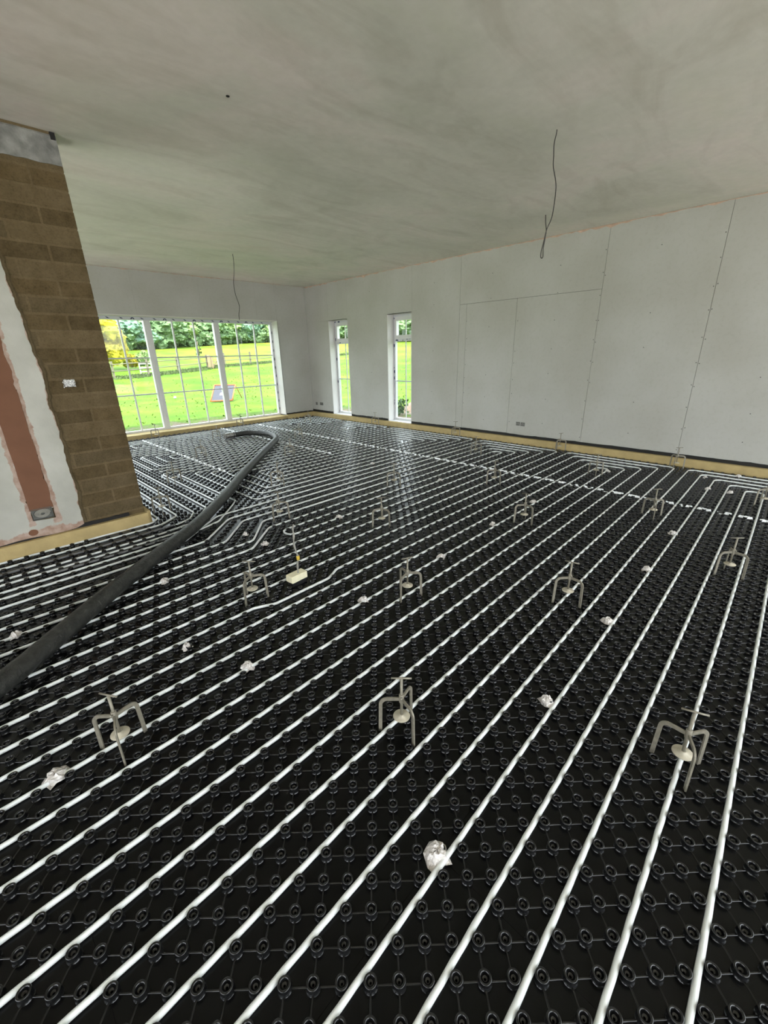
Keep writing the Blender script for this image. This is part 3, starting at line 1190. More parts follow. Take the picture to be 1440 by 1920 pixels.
# circuit D: the double spiral that turns round the hose
xd = lambda i: bend_x(6 - i)          # i = 0 innermost .. 6
add_pipe([(XLEFT, 25.3), (-5.62, 25.4), (-5.25, 25.55), (-4.95, 27.2), (-4.775, 28.5), (-4.775, 40), (xd(6), 40), (xd(6), 27), (-4.47, 27.2), (-4.47, 38), (xd(4), 38), (xd(4), 29), (-4.17, 29.1), (-4.17, 36), (xd(2), 36), (xd(2), 31), (-3.87, 31), (-3.87, 34), (xd(0), 34), (xd(0), 33), (-3.72, 33), (-3.72, 32), (xd(1), 32), (xd(1), 35), (-4.02, 35), (-4.02, 30.1), (xd(3), 30), (xd(3), 37), (-4.32, 37), (-4.32, 28.2), (xd(5), 28), (xd(5), 39), (-4.625, 39), (-4.625, 28.2), (-4.78, 27.0), (-5.02, 25.3), (-5.3, 24.75), (-5.7, 24.5), (XLEFT, 24.5)],
         'long white heating pipe wound as a double spiral across the room under the hose', 'white pipes beyond the hose', 0.075)
# circuit E
xe_ = lambda i: bend_x(4 - i)
add_pipe([(-4.75, 41), (xe_(4), 41), (xe_(4), 50), (-4.78, 50), (-4.78, 42), (xe_(3), 42), (xe_(3), 49), (-4.625, 49), (-4.625, 43), (xe_(2), 43), (xe_(2), 48), (-4.47, 48), (-4.47, 44), (xe_(1), 44), (xe_(1), 47), (-4.32, 47), (-4.32, 45), (xe_(0), 45), (xe_(0), 46), (-4.17, 46)],
         'long white heating pipe looped between the hose end and the narrow windows', 'white pipes beyond the hose', 0.075)
# circuit F near the back wall
xf = lambda i: bend_x(3 - i)
add_pipe([(-4.80, 51), (-0.80, 51), (-0.80, 58.6), (-4.78, 58.6), (-4.78, 52), (-0.95, 52), (-0.95, 57.6), (-4.62, 57.6), (-4.62, 53), (-1.1, 53), (-1.1, 56.6), (-4.47, 56.6), (-4.47, 54.2), (-1.25, 54.2), (-1.25, 55.4), (-4.3, 55.4)],
         'white heating pipe zigzagging in front of the wide window', 'white pipes beyond the hose', 0.07)
add_pipe([(-0.2, 58.4), (-0.2, 51), (-0.35, 51), (-0.35, 58.4), (-0.5, 58.4), (-0.5, 51), (-0.65, 51), (-0.65, 58.4)], 'white heating pipe folded in the far corner of the room', 'white pipes beyond the hose', 0.06)
# pipes that pass the nib wall and turn toward the back
add_pipe([(XLEFT, 28.25), (-5.62, 28.35), (-5.47, 28.2), (-5.385, 28.8), (-5.385, 57)], 'white heating pipe bending tightly round the foot of the block wall', 'white pipes turning at the block wall', 0.07)
add_pipe([(XLEFT, 27.45), (-5.42, 27.5), (-5.23, 28.3), (-5.23, 57)], 'white heating pipe, second out from the block wall corner', 'white pipes turning at the block wall', 0.09)
add_pipe([(-5.33, 26.75), (-5.18, 27.1), (-5.08, 28.1), (-5.08, 57)], 'white heating pipe coming out of a grey sleeve past the block wall', 'white pipes turning at the block wall', 0.09)
add_pipe([(XLEFT, 25.98), (-5.50, 26.0), (-5.18, 26.3), (-4.935, 28.4), (-4.935, 57)], 'white heating pipe, fourth out from the block wall corner', 'white pipes turning at the block wall', 0.09)


def sleeve(pts, label):
    path = path2d(pts, 0.09)
    for q in resample(path, 0.02):
        ALL_PIPE.append((q.x, q.y))
    mb = MB()
    mb.tube(pipe_mesh(path), 0.0095, 10)
    tag(mb.build('pipe_sleeve', M['sleeve']), label, 'pipe sleeve')


sleeve([(XLEFT, 26.68), (-5.6, 26.72), (-5.31, 26.8)], 'grey sleeve lying between white pipes along the foam of the block wall')
sleeve([(-6.3, 25.0), (-5.9, 24.98), (-5.5, 24.98)], 'short grey sleeve close to the hose, fourth gap out from the block wall')

# ---- studs
pa = np.array(ALL_PIPE)
cell = {}
for (x, y) in ALL_PIPE:
    cell.setdefault((int(math.floor(x / 0.05)), int(math.floor(y / 0.05))), []).append((x, y))


def clear_of_pipes(x, y, d):
    cx, cy = int(math.floor(x / 0.05)), int(math.floor(y / 0.05))
    for i in (-1, 0, 1):
        for j in (-1, 0, 1):
            for (a, b) in cell.get((cx + i, cy + j), ()):
                if (a - x) ** 2 + (b - y) ** 2 < d * d:
                    return False
    return True


gauge_feet = []   # filled below
GAUGES = [
    (-6.364, -7.417, (-6.430, -7.354)), (-5.543, -8.155, (-5.606, -8.091)), (-4.965, -8.997, (-5.041, -9.033)),
    (-5.460, -6.805, (-5.540, -6.852)), (-4.768, -7.493, (-4.844, -7.512)), (-4.153, -8.246, (-4.231, -8.182)),
    (-3.100, -8.891, (-3.167, -8.830)), (-4.065, -6.557, (-4.151, -6.523)), (-3.150, -7.440, (-3.206, -7.389)),
    (-2.278, -8.236, (-2.264, -8.146)), (-4.581, -5.715, (-4.653, -5.735)), (-3.985, -4.735, (-4.06, -4.71)),
    (-3.120, -5.810, (-3.20, -5.78)), (-2.290, -6.620, (-2.351, -6.570)), (-1.220, -7.364, (-1.208, -7.282)),
    (-0.240, -7.985, (-0.180, -7.896)), (-0.165, -6.460, (-0.10, -6.39)), (-1.150, -5.620, (-1.08, -5.56)),
    (-0.185, -4.550, (-0.13, -4.48)), (-0.180, -2.456, (-0.12, -2.39)), (-3.980, -2.567, (-4.06, -2.55)),
    (-4.803, -3.695, (-4.86, -3.63)), (-5.290, -4.700, (-5.35, -4.64)), (-3.866, -0.215, (-3.95, -0.19)),
    (-3.170, -1.352, (-3.25, -1.32)), (-2.098, -0.180, (-2.18, -0.15)), (-3.047, -3.570, (-3.12, -3.54)),
    (-2.078, -2.402, (-2.15, -2.36)), (-0.868, -0.995, (-0.93, -0.94)), (-1.266, -8.918, (-1.339, -8.854))]
for (x, y, (fx, fy)) in GAUGES:
    a0 = math.atan2(fy - y, fx - x)
    for k in range(3):
        a = a0 + k * 2 * math.pi / 3
        gauge_feet.append((x + 0.087 * math.cos(a), y + 0.087 * math.sin(a)))
    gauge_feet.append((x, y))

studs = []
for mrow in range(-28, 188):
    yk = (0.05 * mrow + 0.025)
    n0 = int((XLEFT - 0.3) / 0.1)
    for n in range(n0, 0):
        x = 0.1 * n + (0.008 if mrow % 2 == 0 else 0.058)
        y = Y0 + yk + TILT * x
        if x > -0.10 or x < -8.1 or y > (-0.07 if x < WB[1] - 0.03 else -0.10):
            continue
        if y > PY - 0.075 and x < PX + 0.03 and y < PY + 0.3:
            continue
        if y > PY and x < PX - 0.1:
            continue
        # outside the picture on the near side
        dx, dy = x - CAM.x, y - CAM.y
        dep = dx * fw.x + dy * fw.y + (0 - CAM.z) * fw.z
        if dep < 0.3:
            continue
        u = (dx * rt2.x + dy * rt2.y - CAM.z * rt2.z) / dep * 786.75
        v = -(dx * up2.x + dy * up2.y - CAM.z * up2.z) / dep * 786.75
        if abs(u) > 900 or v > 1200:
            continue
        if not clear_of_pipes(x, y, 0.0215):
            continue
        vis = abs(u) < 730 and v < 970
        studs.append((dep, x, y, vis))
# keep clear of the foam block
studs = [s for s in studs if not (-5.24 < s[1] < -5.07 and -6.90 < s[2] < -6.78)]
studs.sort()
near_vis = [s for s in studs if s[3]][:300]
near_set = {(s[1], s[2]) for s in near_vis}

PROF_N = [(0.0185, 0.0), (0.0158, 0.0030), (0.0150, 0.008), (0.0150, 0.0145), (0.0161, 0.0175), (0.0166, 0.0205), (0.0158, 0.0223), (0.0138, 0.0228), (0.0112, 0.0220), (0.0098, 0.0180), (0.0092, 0.0105), (0.0030, 0.0095)]
PROF_M = [(0.0185, 0.0), (0.0150, 0.005), (0.0150, 0.0145), (0.0168, 0.0195), (0.0155, 0.0227), (0.0115, 0.0222), (0.0090, 0.0150), (0.0030, 0.0115)]
PROF_F = [(0.0180, 0.0), (0.0152, 0.008), (0.0166, 0.0195), (0.0155, 0.0225), (0.0090, 0.0232), (0.0030, 0.0228)]


def stud_geo(prof, seg):
    prof = [(r, z * (0.80 if prof is PROF_F else 0.97)) for r, z in prof]
    vs = np.array([(r * math.cos(2 * math.pi * j / seg), r * math.sin(2 * math.pi * j / seg), z) for r, z in prof for j in range(seg)])
    fs = np.array([(i * seg + j, i * seg + (j + 1) % seg, (i + 1) * seg + (j + 1) % seg, (i + 1) * seg + j) for i in range(len(prof) - 1) for j in range(seg)])
    return vs, fs


v_, f_ = stud_geo(PROF_N, 18)
stud_mesh = np_mesh('stud', v_, f_)
stud_mesh.materials.append(M['stud'])
for s in near_vis:
    o = bpy.data.objects.new('stud', stud_mesh)
    COL.objects.link(o)
    o.parent = floor
    o.location = (s[1], s[2], 0)
    o.rotation_euler = (0, 0, random.uniform(0, 6.28))
rest = [s for s in studs if (s[1], s[2]) not in near_set]
allv, allf, base = [], [], 0
for lo, hi, prof, seg in ((0, 2.2, PROF_N, 14), (2.2, 4.2, PROF_M, 10), (4.2, 99, PROF_F, 7)):
    sel = np.array([(s[1], s[2]) for s in rest if lo <= s[0] < hi])
    if not len(sel):
        continue
    v_, f_ = stud_geo(prof, seg)
    vv = np.repeat(v_[None], len(sel), 0)
    vv[:, :, 0] += sel[:, 0][:, None]
    vv[:, :, 1] += sel[:, 1][:, None]
    ff = np.repeat(f_[None], len(sel), 0) + (np.arange(len(sel)) * len(v_))[:, None, None] + base
    base += len(sel) * len(v_)
    allv.append(vv.reshape(-1, 3))
    allf.append(ff.reshape(-1, 4))
o = link('stud_field', np_mesh('stud_field', np.concatenate(allv), np.concatenate(allf)), M['stud'], floor)
o['kind'] = 'stuff'
print('studs', len(studs), 'near', len(near_vis))

# ribs joining neighbouring studs on the diagonals
sset = {(round(s[1], 3), round(s[2], 3)): 1 for s in studs}
rv_, rf_ = [], []
for s in studs:
    if s[0] > 3.4:
        continue
    x, y = s[1], s[2]
    for (dx, dy) in ((0.05, 0.05), (-0.05, 0.05)):
        x2 = x + dx
        y2 = y + dy + TILT * dx
        if not clear_of_pipes((x + x2) / 2, (y + y2) / 2, 0.012):
            continue
        d = Vector((dx, dy)).normalized()
        q = Vector((-d.y, d.x))
        a = Vector((x, y)) + d * 0.0165
        b = Vector((x2, y2)) - d * 0.0165
        w_, h_ = 0.0026, 0.0042
        bb = len(rv_)
        rv_ += [(a.x + q.x * w_, a.y + q.y * w_, 0), (a.x, a.y, h_), (a.x - q.x * w_, a.y - q.y * w_, 0), (b.x + q.x * w_, b.y + q.y * w_, 0), (b.x, b.y, h_), (b.x - q.x * w_, b.y - q.y * w_, 0)]
        rf_ += [(bb, bb + 3, bb + 4, bb + 1), (bb + 1, bb + 4, bb + 5, bb + 2)]
o = link('rib_lattice', np_mesh('rib_lattice', np.array(rv_), np.array(rf_), True), M['stud'], floor)
o['kind'] = 'stuff'

# ---- crumpled tape along the long joints between the panels
def seam_tape(x, k0, k1, label, seed):
    random.seed(seed)
    y0_, y1_ = row_y(k0, x), row_y(k1, x)
    n = int(abs(y1_ - y0_) / 0.009)
    nx_ = 5
    vs, fs = [], []
    for i in range(n + 1):
        t = i / n
        y = y0_ + (y1_ - y0_) * t
        w = 0.011 + 0.007 * mnoise.noise(Vector((y * 14, seed, 0))) + 0.007 * mnoise.noise(Vector((y * 40, seed, 3)))
        cx = x + 0.008 * mnoise.noise(Vector((y * 9, seed, 9)))
        # dips under every pipe row
        k = (y - Y0 - TILT * x) / P
        dip = abs((k % 1.0) - 0.5) * 2      # 1 at a pipe row, 0 midway
        hz = (0.021 if dip < 0.72 else 0.002) * (1.0 if mnoise.noise(Vector((y * 17, seed, 5))) > -0.18 else 0.35)
        for j in range(nx_):
            s = j / (nx_ - 1) * 2 - 1
            z = hz * (1 - 0.5 * s * s) + (0.003 + random.uniform(0, 0.007) if hz > 0.01 else 0.0005)
            if abs(s) > 0.9:
                z *= 0.5
            vs.append((cx + s * w + random.uniform(-.0015, .0015), y, max(0.0008, z)))
    for i in range(n):
        for j in range(nx_ - 1):
            a = i * nx_ + j
            fs.append((a, a + 1, a + nx_ + 1, a + nx_))
    mb = MB()
    mb.add(vs, fs)
    tag(mb.build('joint_tape', M['tape']), label, 'tape', 'crumpled tape along the panel joints')


seam_tape(-1.78, -3.0, 59.0, 'crumpled clear tape running the whole room parallel to the boarded wall', 1)
seam_tape(-2.56, 34.3, 59.5, 'crumpled clear tape line ending in mid floor, passing under the curled hose end', 2)
seam_tape(-4.15, 36.2, 59.0, 'crumpled clear tape line next to the block wall, toward the wide window', 3)

# ---- clear clips at the panel corners
def clip_mesh(seed, r=0.036):
    random.seed(seed)
    mb = MB()
    seg, vs, fs = 14, [], []
    rings = [(0.0, 0.026), (0.35, 0.030), (0.6, 0.024), (0.85, 0.012), (1.05, 0.003)]
    for q, (a, z) in enumerate(rings):
        for j in range(seg):
            th = 2 * math.pi * j / seg
            rr = r * a * (1 + random.uniform(-0.22, 0.3) * (1 if q > 1 else 0.3)) + 0.001
            vs.append((rr * math.cos(th) * 1.05, rr * math.sin(th), max(0.001, z + random.uniform(-0.005, 0.006))))
    for q in range(len(rings) - 1):
        for j in range(seg):
            a, b = q * seg + j, q * seg + (j + 1) % seg
            fs.append((a, b, b + seg, a + seg))
    mb.add(vs, fs, False)
    return mb


CLIPS = {(-5.805, -8.543): 'clear crumpled plastic clip beside a white pipe, front row, low in the photo', (-4.999, -8.514): 'clear crumpled clip between two front gauges, touching a white pipe',
         (-4.210, -8.503): 'clear crumpled clip just in front of the gauge on the fifth pipe', (-3.400, -8.487): 'clear crumpled clip fourth along the front row of clips',
         (-2.585, -8.467): 'clear crumpled clip close in front of a wall side gauge', (-1.015, -8.45): 'clear crumpled clip inside the corner bend of the front pipe loop',
         (-6.582, -7.374): 'large shiny crumpled clip at the edge, beside the lowest gauge', (-5.801, -7.356): 'clear crumpled clip midway between the two lowest gauges',
         (-4.999, -7.334): 'clear crumpled clip below the cream foam block', (-4.207, -7.328): 'clear curled clip behind a gauge, second row of clips',
         (-3.389, -7.277): 'clear crumpled clip in front of the gauge with a knotted clip', (-2.614, -7.271): 'large knotted clear clip beside a gauge in the open floor',
         (-6.578, -6.167): 'clear crumpled clip at the picture edge by the hose', (-5.777, -6.154): 'clear crumpled clip just below the hose',
         (-4.984, -6.129): 'clear crumpled clip in the S bends of the pipes', (-4.200, -6.117): 'clear crumpled clip between two gauges in mid floor',
         (-2.609, -6.082): 'clear crumpled clip far out in mid floor', (-5.949, -6.982): 'small white scrap between the hose and the lowest gauge',
         (-1.009, -8.640): 'clear crumpled clip tucked against the inner pipe bend', (-0.516, -8.345): 'small clear clip under the outer bends near the wall',
         (-0.212, -8.614): 'clear crumpled clip against the foam strip', (-0.934, -7.409): 'clear knotted clip at the innermost pipe turn by the wall',
         (-2.573, -4.872): 'clear crumpled clip beyond the mid floor gauges', (-4.999, -5.829): 'small clear clip beside an S bend of the fourth pipe'}
for i, ((x, y), lab) in enumerate(CLIPS.items()):
    r = 0.022 if 'small' in lab else (0.036 if 'large' in lab or 'low in' in lab else 0.029)
    o = clip_mesh(100 + i, r).build('panel_clip', M['clip'], None, (x, y, 0.0))
    o.rotation_euler = (0, 0, i * 1.3)
    tag(o, lab, 'plastic clip', 'clear clips at the panel corners')

# ================================================================== LEVELLING GAUGES
def gauge_proto():
    root = empty('levelling_gauge')
    h, R = 0.166, 0.087
    for k in range(3):
        mb = MB()
        # flat bar bent to an L with a round elbow, drawn in the x-z plane and turned
        cl_ = [(0.006, h)]
        rr = 0.026
        for j in range(7):
            a = math.pi / 2 - j * (math.pi / 2) / 6
            cl_.append((R - 0.004 - rr + rr * math.cos(a), h - rr + rr * math.sin(a)))
        cl_.append((R, 0.0))
        w_, t_ = 0.0072, 0.0030
        vs, fs = [], []
        for i, (x, z) in enumerate(cl_):
            a, b = cl_[max(0, i - 1)], cl_[min(len(cl_) - 1, i + 1)]
            tx, tz = b[0] - a[0], b[1] - a[1]
            L = math.hypot(tx, tz)
            nx_, nz_ = tz / L, -tx / L
            for (s1, s2) in ((-1, -1), (1, -1), (1, 1), (-1, 1)):
                vs.append((x + nx_ * w_ * s1, t_ * s2, max(0.0, z + nz_ * w_ * s1)))
        for i in range(len(cl_) - 1):
            for j in range(4):
                a, b = i * 4 + j, i * 4 + (j + 1) % 4
                fs.append((a, b, b + 4, a + 4))
        n_ = len(cl_) - 1
        fs += [(3, 2, 1, 0), (n_ * 4, n_ * 4 + 1, n_ * 4 + 2, n_ * 4 + 3)]
        A = k * 2 * math.pi / 3
        ca, sa = math.cos(A), math.sin(A)
        vs = [(x * ca - y * sa, x * sa + y * ca, z) for x, y, z in vs]
        mb.add(vs, fs)
        mb.build('leg', M['galv'], root)
    MB().lathe([(0.0095, 0.150), (0.0100, 0.153), (0.0100, 0.186), (0.0085, 0.189)], (0, 0, 0), 12).build('collar', M['galv'], root)
    MB().lathe([(0.0055, 0.079), (0.0055, 0.268)], (0, 0, 0), 10).build('rod', M['galv'], root)
    MB().tube([(-0.040, 0, 0.268), (0.040, 0, 0.268)], 0.0036, 8).build('handle', M['galv'], root)
    MB().lathe([(0.033, 0.0755), (0.034, 0.077), (0.034, 0.079), (0.032, 0.0805), (0.009, 0.0815), (0.009, 0.088)], (0, 0, 0), 24).build('disc', M['disc'], root)
    s = MB()
    s.tube([(0.0, 0.009, 0.178), (0.0, 0.020, 0.184)], 0.003, 6)
    s.build('locking_screw', M['galv'], root)
    for q in root.children:
        if q.name.startswith('disc'):
            q['label'] = 'paler round disc low on the rod'
    return root


def copy_tree(o, parent=None):
    c = o.copy()
    COL.objects.link(c)
    if parent:
        c.parent = parent
    for ch in o.children:
        copy_tree(ch, c)
    return c


GL = ['three-legged steel level gauge straddling a pipe beside the biggest shiny clip',
      'three-legged steel level gauge in the low middle, disc over a white pipe',
      'three-legged steel level gauge low by the picture edge, tilted in view',
      'three-legged steel level gauge beside the cream foam block',
      'three-legged steel level gauge at the centre, second row from the camera',
      'three-legged steel level gauge behind the clip in the second row, on a pipe',
      'three-legged steel level gauge straddling a pipe near the picture edge, second row',
      'three-legged steel level gauge standing behind the foam block cable, toward mid floor',
      'three-legged steel level gauge next to the large knotted clip',
      'three-legged steel level gauge on the line of crumpled tape near the front pipe loop',
      'three-legged steel level gauge on the bends behind the standing cable',
      'three-legged steel level gauge beside the tight pipe curve near the hose',
      'three-legged steel level gauge in the glaring wet-looking patch of mid floor',
      'three-legged steel level gauge in front of the tape line, mid floor',
      'three-legged steel level gauge on the innermost turn of the second pipe loop',
      'three-legged steel level gauge against the foam strip under the last board joint',
      'three-legged steel level gauge against the foam strip above the second pipe loop',
      'three-legged steel level gauge on the bends of the third pipe loop near the wall',
      'three-legged steel level gauge against the foam strip, below the first full board joint',
      'three-legged steel level gauge against the foam between the two narrow windows',
      'three-legged steel level gauge between the block wall and the hose end',
      'three-legged level gauge with dark tape, among pipe ends near the block wall',
      'three-legged steel level gauge just round the corner of the block wall',
      'three-legged steel level gauge at the wide window foam, nearer the block wall',
      'three-legged steel level gauge short of the hose end, before the wide window',
      'three-legged steel level gauge at the wide window foam, nearer the room corner',
      'three-legged steel level gauge inside the curve of the hose, far side',
      'three-legged steel level gauge half sunk in bright tape, far mid floor',
      'three-legged steel level gauge in the far corner of the room',
      'three-legged pale lit gauge cut by the picture edge, over the front pipe loop']
g0 = gauge_proto()
for i, ((x, y, (fx, fy)), lab) in enumerate(zip(GAUGES, GL)):
    g = g0 if i == 0 else copy_tree(g0)
    g.location = (x, y, 0.001)
    g.rotation_euler = (0, 0, math.atan2(fy - y, fx - x))
    tag(g, lab, 'gauge', 'levelling gauges on the floor')
# turn the T handles as the photo shows them
hz = {0: -0.95, 1: -0.78, 2: -1.15}
for i, ob in enumerate([o for o in COL.objects if o.name.startswith('levelling_gauge')]):
    for ch in ob.children:
        if ch.name.startswith('handle'):
            a = -YAW + {0: -0.25, 1: -0.05, 2: -0.45}.get(i, -0.1 + 0.6 * math.sin(i * 2.1))
            ch.rotation_euler = (0, 0, a - ob.rotation_euler.z)

# ================================================================== HOSE
hp = [(-7.6, -7.35), (-7.1, -7.02), (-6.672, -6.714), (-6.441, -6.501), (-6.125, -6.204), (-5.680, -5.812), (-5.242, -5.434), (-4.732, -4.882), (-4.169, -4.210), (-3.442, -3.395), (-2.912, -2.815), (-2.609, -2.455), (-2.455, -2.08), (-2.475, -1.75), (-2.64, -1.50), (-2.93, -1.475)]
hv = [Vector((a, b, 0.074)) for a, b in hp]


def catmull(p, n=10):
    out = []
    for i in range(len(p) - 1):
        p0, p1, p2, p3 = p[max(i - 1, 0)], p[i], p[i + 1], p[min(i + 2, len(p) - 1)]
        for j in range(n):
            t = j / n
            out.append(0.5 * ((2 * p1) + (-p0 + p2) * t + (2 * p0 - 5 * p1 + 4 * p2 - p3) * t * t + (-p0 + 3 * p1 - 3 * p2 + p3) * t ** 3))
    out.append(p[-1])
    return out


hroot = empty('pump_hose', (-4.7, -4.88, 0.0), 0, 'thick dusty black hose lying diagonally across the pipes, curled at its far end', 'hose')
hs = catmull(hv, 12)
off = Vector((-4.7, -4.88, 0.0))
hb_ = MB()
hb_.tube([q - off for q in hs], 0.05, 20, rfun=lambda i: 0.050 + 0.0022 * mnoise.noise(Vector((i * 0.35, 0, 0))) + (0.0015 if i % 9 == 0 else 0))
hb_.build('hose_body', M['hose'], hroot)
e0, e1 = hs[-1] - off, (hs[-1] - hs[-3]).normalized()
cp = MB()
pts, rad = [], []
for i in range(25):
    pts.append(e0 + e1 * (-0.03 + i * 0.008))
    rad.append(0.054 if (i // 2) % 2 == 0 else 0.048)
cp.tube(pts, 0.05, 18, rfun=lambda i: rad[i])
o = cp.build('ribbed_coupling', M['coupling'], hroot)
o['label'] = 'grey ribbed metal coupling'

# ================================================================== FOAM BLOCK WITH CABLE
root = empty('cable_block', (-5.155, -6.845, 0.0), 0, 'cream foam block on the floor with grey cables standing up out of it', 'foam block')
mb = MB()
top = [(-5.214, -6.876), (-5.088, -6.868), (-5.093, -6.803), (-5.222, -6.811)]
bm = bmesh.new()
vb = [bm.verts.new((a + 5.155, b + 6.845, z)) for z in (0.030, 0.078) for a, b in top]
for f in ((3, 2, 1, 0), (4, 5, 6, 7), (0, 1, 5, 4), (1, 2, 6, 5), (2, 3, 7, 6), (3, 0, 4, 7)):
    bm.faces.new([vb[i] for i in f])
bmesh.ops.bevel(bm, geom=bm.edges[:], offset=0.003, segments=2, affect='EDGES')
me = bpy.data.meshes.new('block_body')
bm.to_mesh(me)
bm.free()
link('block_body', me, M['foam_pale'], root)
MB().box(-0.056, -0.024, 0.001, 0.056, 0.032, 0.031).build('shadow_gap_fill', M['membrane'], root)  # dark box filling in for the shadow under the foam
cb = [(-5.149, -6.847, 0.073), (-5.144, -6.850, 0.13), (-5.141, -6.852, 0.186), (-5.145, -6.849, 0.231), (-5.153, -6.845, 0.307), (-5.152, -6.845, 0.360), (-5.149, -6.846, 0.401), (-5.146, -6.849, 0.430)]
cb = [Vector(q) - Vector((-5.155, -6.845, 0)) for q in cb]
cc = catmull(cb, 5)
MB().tube(cc, 0.0042, 8).build('grey_cable', M['cable_grey'], root)
MB().tube([q + Vector((0.0065 * math.cos(i * 0.5), 0.006 * math.sin(i * 0.5), 0)) for i, q in enumerate(cc)], 0.0036, 8).build('grey_cable', M['cable_grey'], root)
MB().tube([q + Vector((0.003, 0.0, 0)) for q in cc[9:13]], 0.0105, 10).build('tape_wrap', M['yellow_tape'], root)

# ================================================================== CEILING WIRES
w1 = [(-2.915, -7.272, 2.917), (-2.915, -7.271, 2.894), (-2.919, -7.263, 2.837), (-2.917, -7.268, 2.763), (-2.915, -7.273, 2.698), (-2.903, -7.296, 2.61), (-2.9, -7.303, 2.547), (-2.901, -7.301, 2.45), (-2.904, -7.293, 2.377), (-2.916, -7.27, 2.309), (-2.921, -7.259, 2.238), (-2.927, -7.248, 2.166), (-2.927, -7.248, 2.127), (-2.922, -7.257, 2.118), (-2.92, -7.263, 2.133), (-2.921, -7.259, 2.186), (-2.918, -7.265, 2.258), (-2.917, -7.267, 2.304), (-2.922, -7.258, 2.356), (-2.924, -7.254, 2.404)]
b0 = Vector(w1[0])
o = MB().tube(catmull([Vector(q) - b0 for q in w1], 4), 0.0038, 6).build('ceiling_cable', M['cable'], None, b0)
tag(o, 'dark cable hanging from the ceiling with its end looped and twisted', 'cable')
w2 = [(-2.846, -2.186, 2.917), (-2.843, -2.187, 2.832), (-2.856, -2.181, 2.673), (-2.881, -2.167, 2.526), (-2.878, -2.169, 2.377), (-2.861, -2.178, 2.287), (-2.844, -2.187, 2.188), (-2.865, -2.175, 2.072), (-2.867, -2.174, 1.994)]
b0 = Vector(w2[0])
o = MB().tube(catmull([Vector(q) - b0 for q in w2], 4), 0.0042, 6).build('ceiling_cable', M['cable'], None, b0)
tag(o, 'thin dark cable hanging straight in front of the wide window', 'cable')

# ================================================================== OUTSIDE
def ground_z(x, y):
    ox = max(x - 0.4, 0.0, (XL - 0.6) - x)
    oy = max(y - 0.4, 0.0, (YR - 0.6) - y)
    D = math.hypot(ox, oy)
    inside = ox == 0 and oy == 0
    z = 0.065 * max(0.0, D - 12) - 0.03
    if D > 1:
        z += 0.03 * mnoise.noise(Vector((x * 0.35, y * 0.35, 0)))
    if inside:
        z = -0.20
    return z


def axis(lo, hi):
    near = list(np.arange(-14.5, 12, 0.5))
    out, s, p = near[:], 0.8, 12.0
    while p < hi:
        out.append(p)
        p += s
        s *= 1.10
    s, p = 0.8, -15.0
    while p > lo:
        out.insert(0, p)
        p -= s
        s *= 1.10
    return out


xs, ys = axis(-70, 110), axis(-70, 120)
vs = [(x, y, ground_z(x, y)) for y in ys for x in xs]
bare = []
for x, y, z in vs:
    d = max(0.0, y) if x < 0 else math.hypot(x, max(y, 0))
    b_ = max(0.0, 1.0 - d / 4.2) if (y > -8) else 0
    b_ = max(b_, 1.1 - math.hypot(x - 2.4, y + 1.4) / 1.6)
    bare.append(max(0.0, min(1.0, b_)))
nx_ = len(xs)
fs = [(j * nx_ + i, j * nx_ + i + 1, (j + 1) * nx_ + i + 1, (j + 1) * nx_ + i) for j in range(len(ys) - 1) for i in range(nx_ - 1)]
mb = MB()
mb.add(vs, fs, True)
me = mb.mesh('ground')
at = me.attributes.new('bare', 'FLOAT', 'POINT')
at.data.foreach_set('value', bare)
at = me.attributes.new('bounce_ground', 'FLOAT', 'POINT')  # mask of the added pale bounce surface out of view
at.data.foreach_set('value', [1.0 if (y < -4.5 and x < 1.5 and y > -40 and x > -32) or (x < XB2 - 0.3 and y < 1.5 and x > -32) else 0.0 for x, y, z in vs])
ground = tag(link('ground', me, M['grass']), 'bright green meadow rising away from the house', kind='structure')

# grass blades in the part of the meadow the windows look on
nb_ = 3500
gx = rng.uniform(-6, 22, nb_)
gy = rng.uniform(0.6, 24, nb_)
keep = rng.uniform(0, 1, nb_) < np.clip(1.5 - gy / 22, 0.3, 1)
gx, gy = gx[keep], gy[keep]
gz = np.array([ground_z(a, b) for a, b in zip(gx, gy)])
ang = rng.uniform(0, 2 * math.pi, len(gx))
hh = rng.uniform(0.02, 0.05, len(gx))
ww = rng.uniform(0.012, 0.03, len(gx))
lx, ly = rng.uniform(-.06, .06, len(gx)), rng.uniform(-.06, .06, len(gx))
vv = np.zeros((len(gx), 4, 3))
for c, (s1, t1) in enumerate(((-1, 0), (1, 0), (0.35, 1), (-0.35, 1))):
    vv[:, c, 0] = gx + s1 * ww * np.cos(ang) + lx * t1
    vv[:, c, 1] = gy + s1 * ww * np.sin(ang) + ly * t1
    vv[:, c, 2] = gz + hh * t1
o = link('meadow_grass', np_mesh('meadow_grass', vv.reshape(-1, 3), np.arange(len(gx) * 4).reshape(-1, 4)), M['blade'])
tag(o, 'rough green meadow grass outside the windows', 'grass', None, 'stuff')


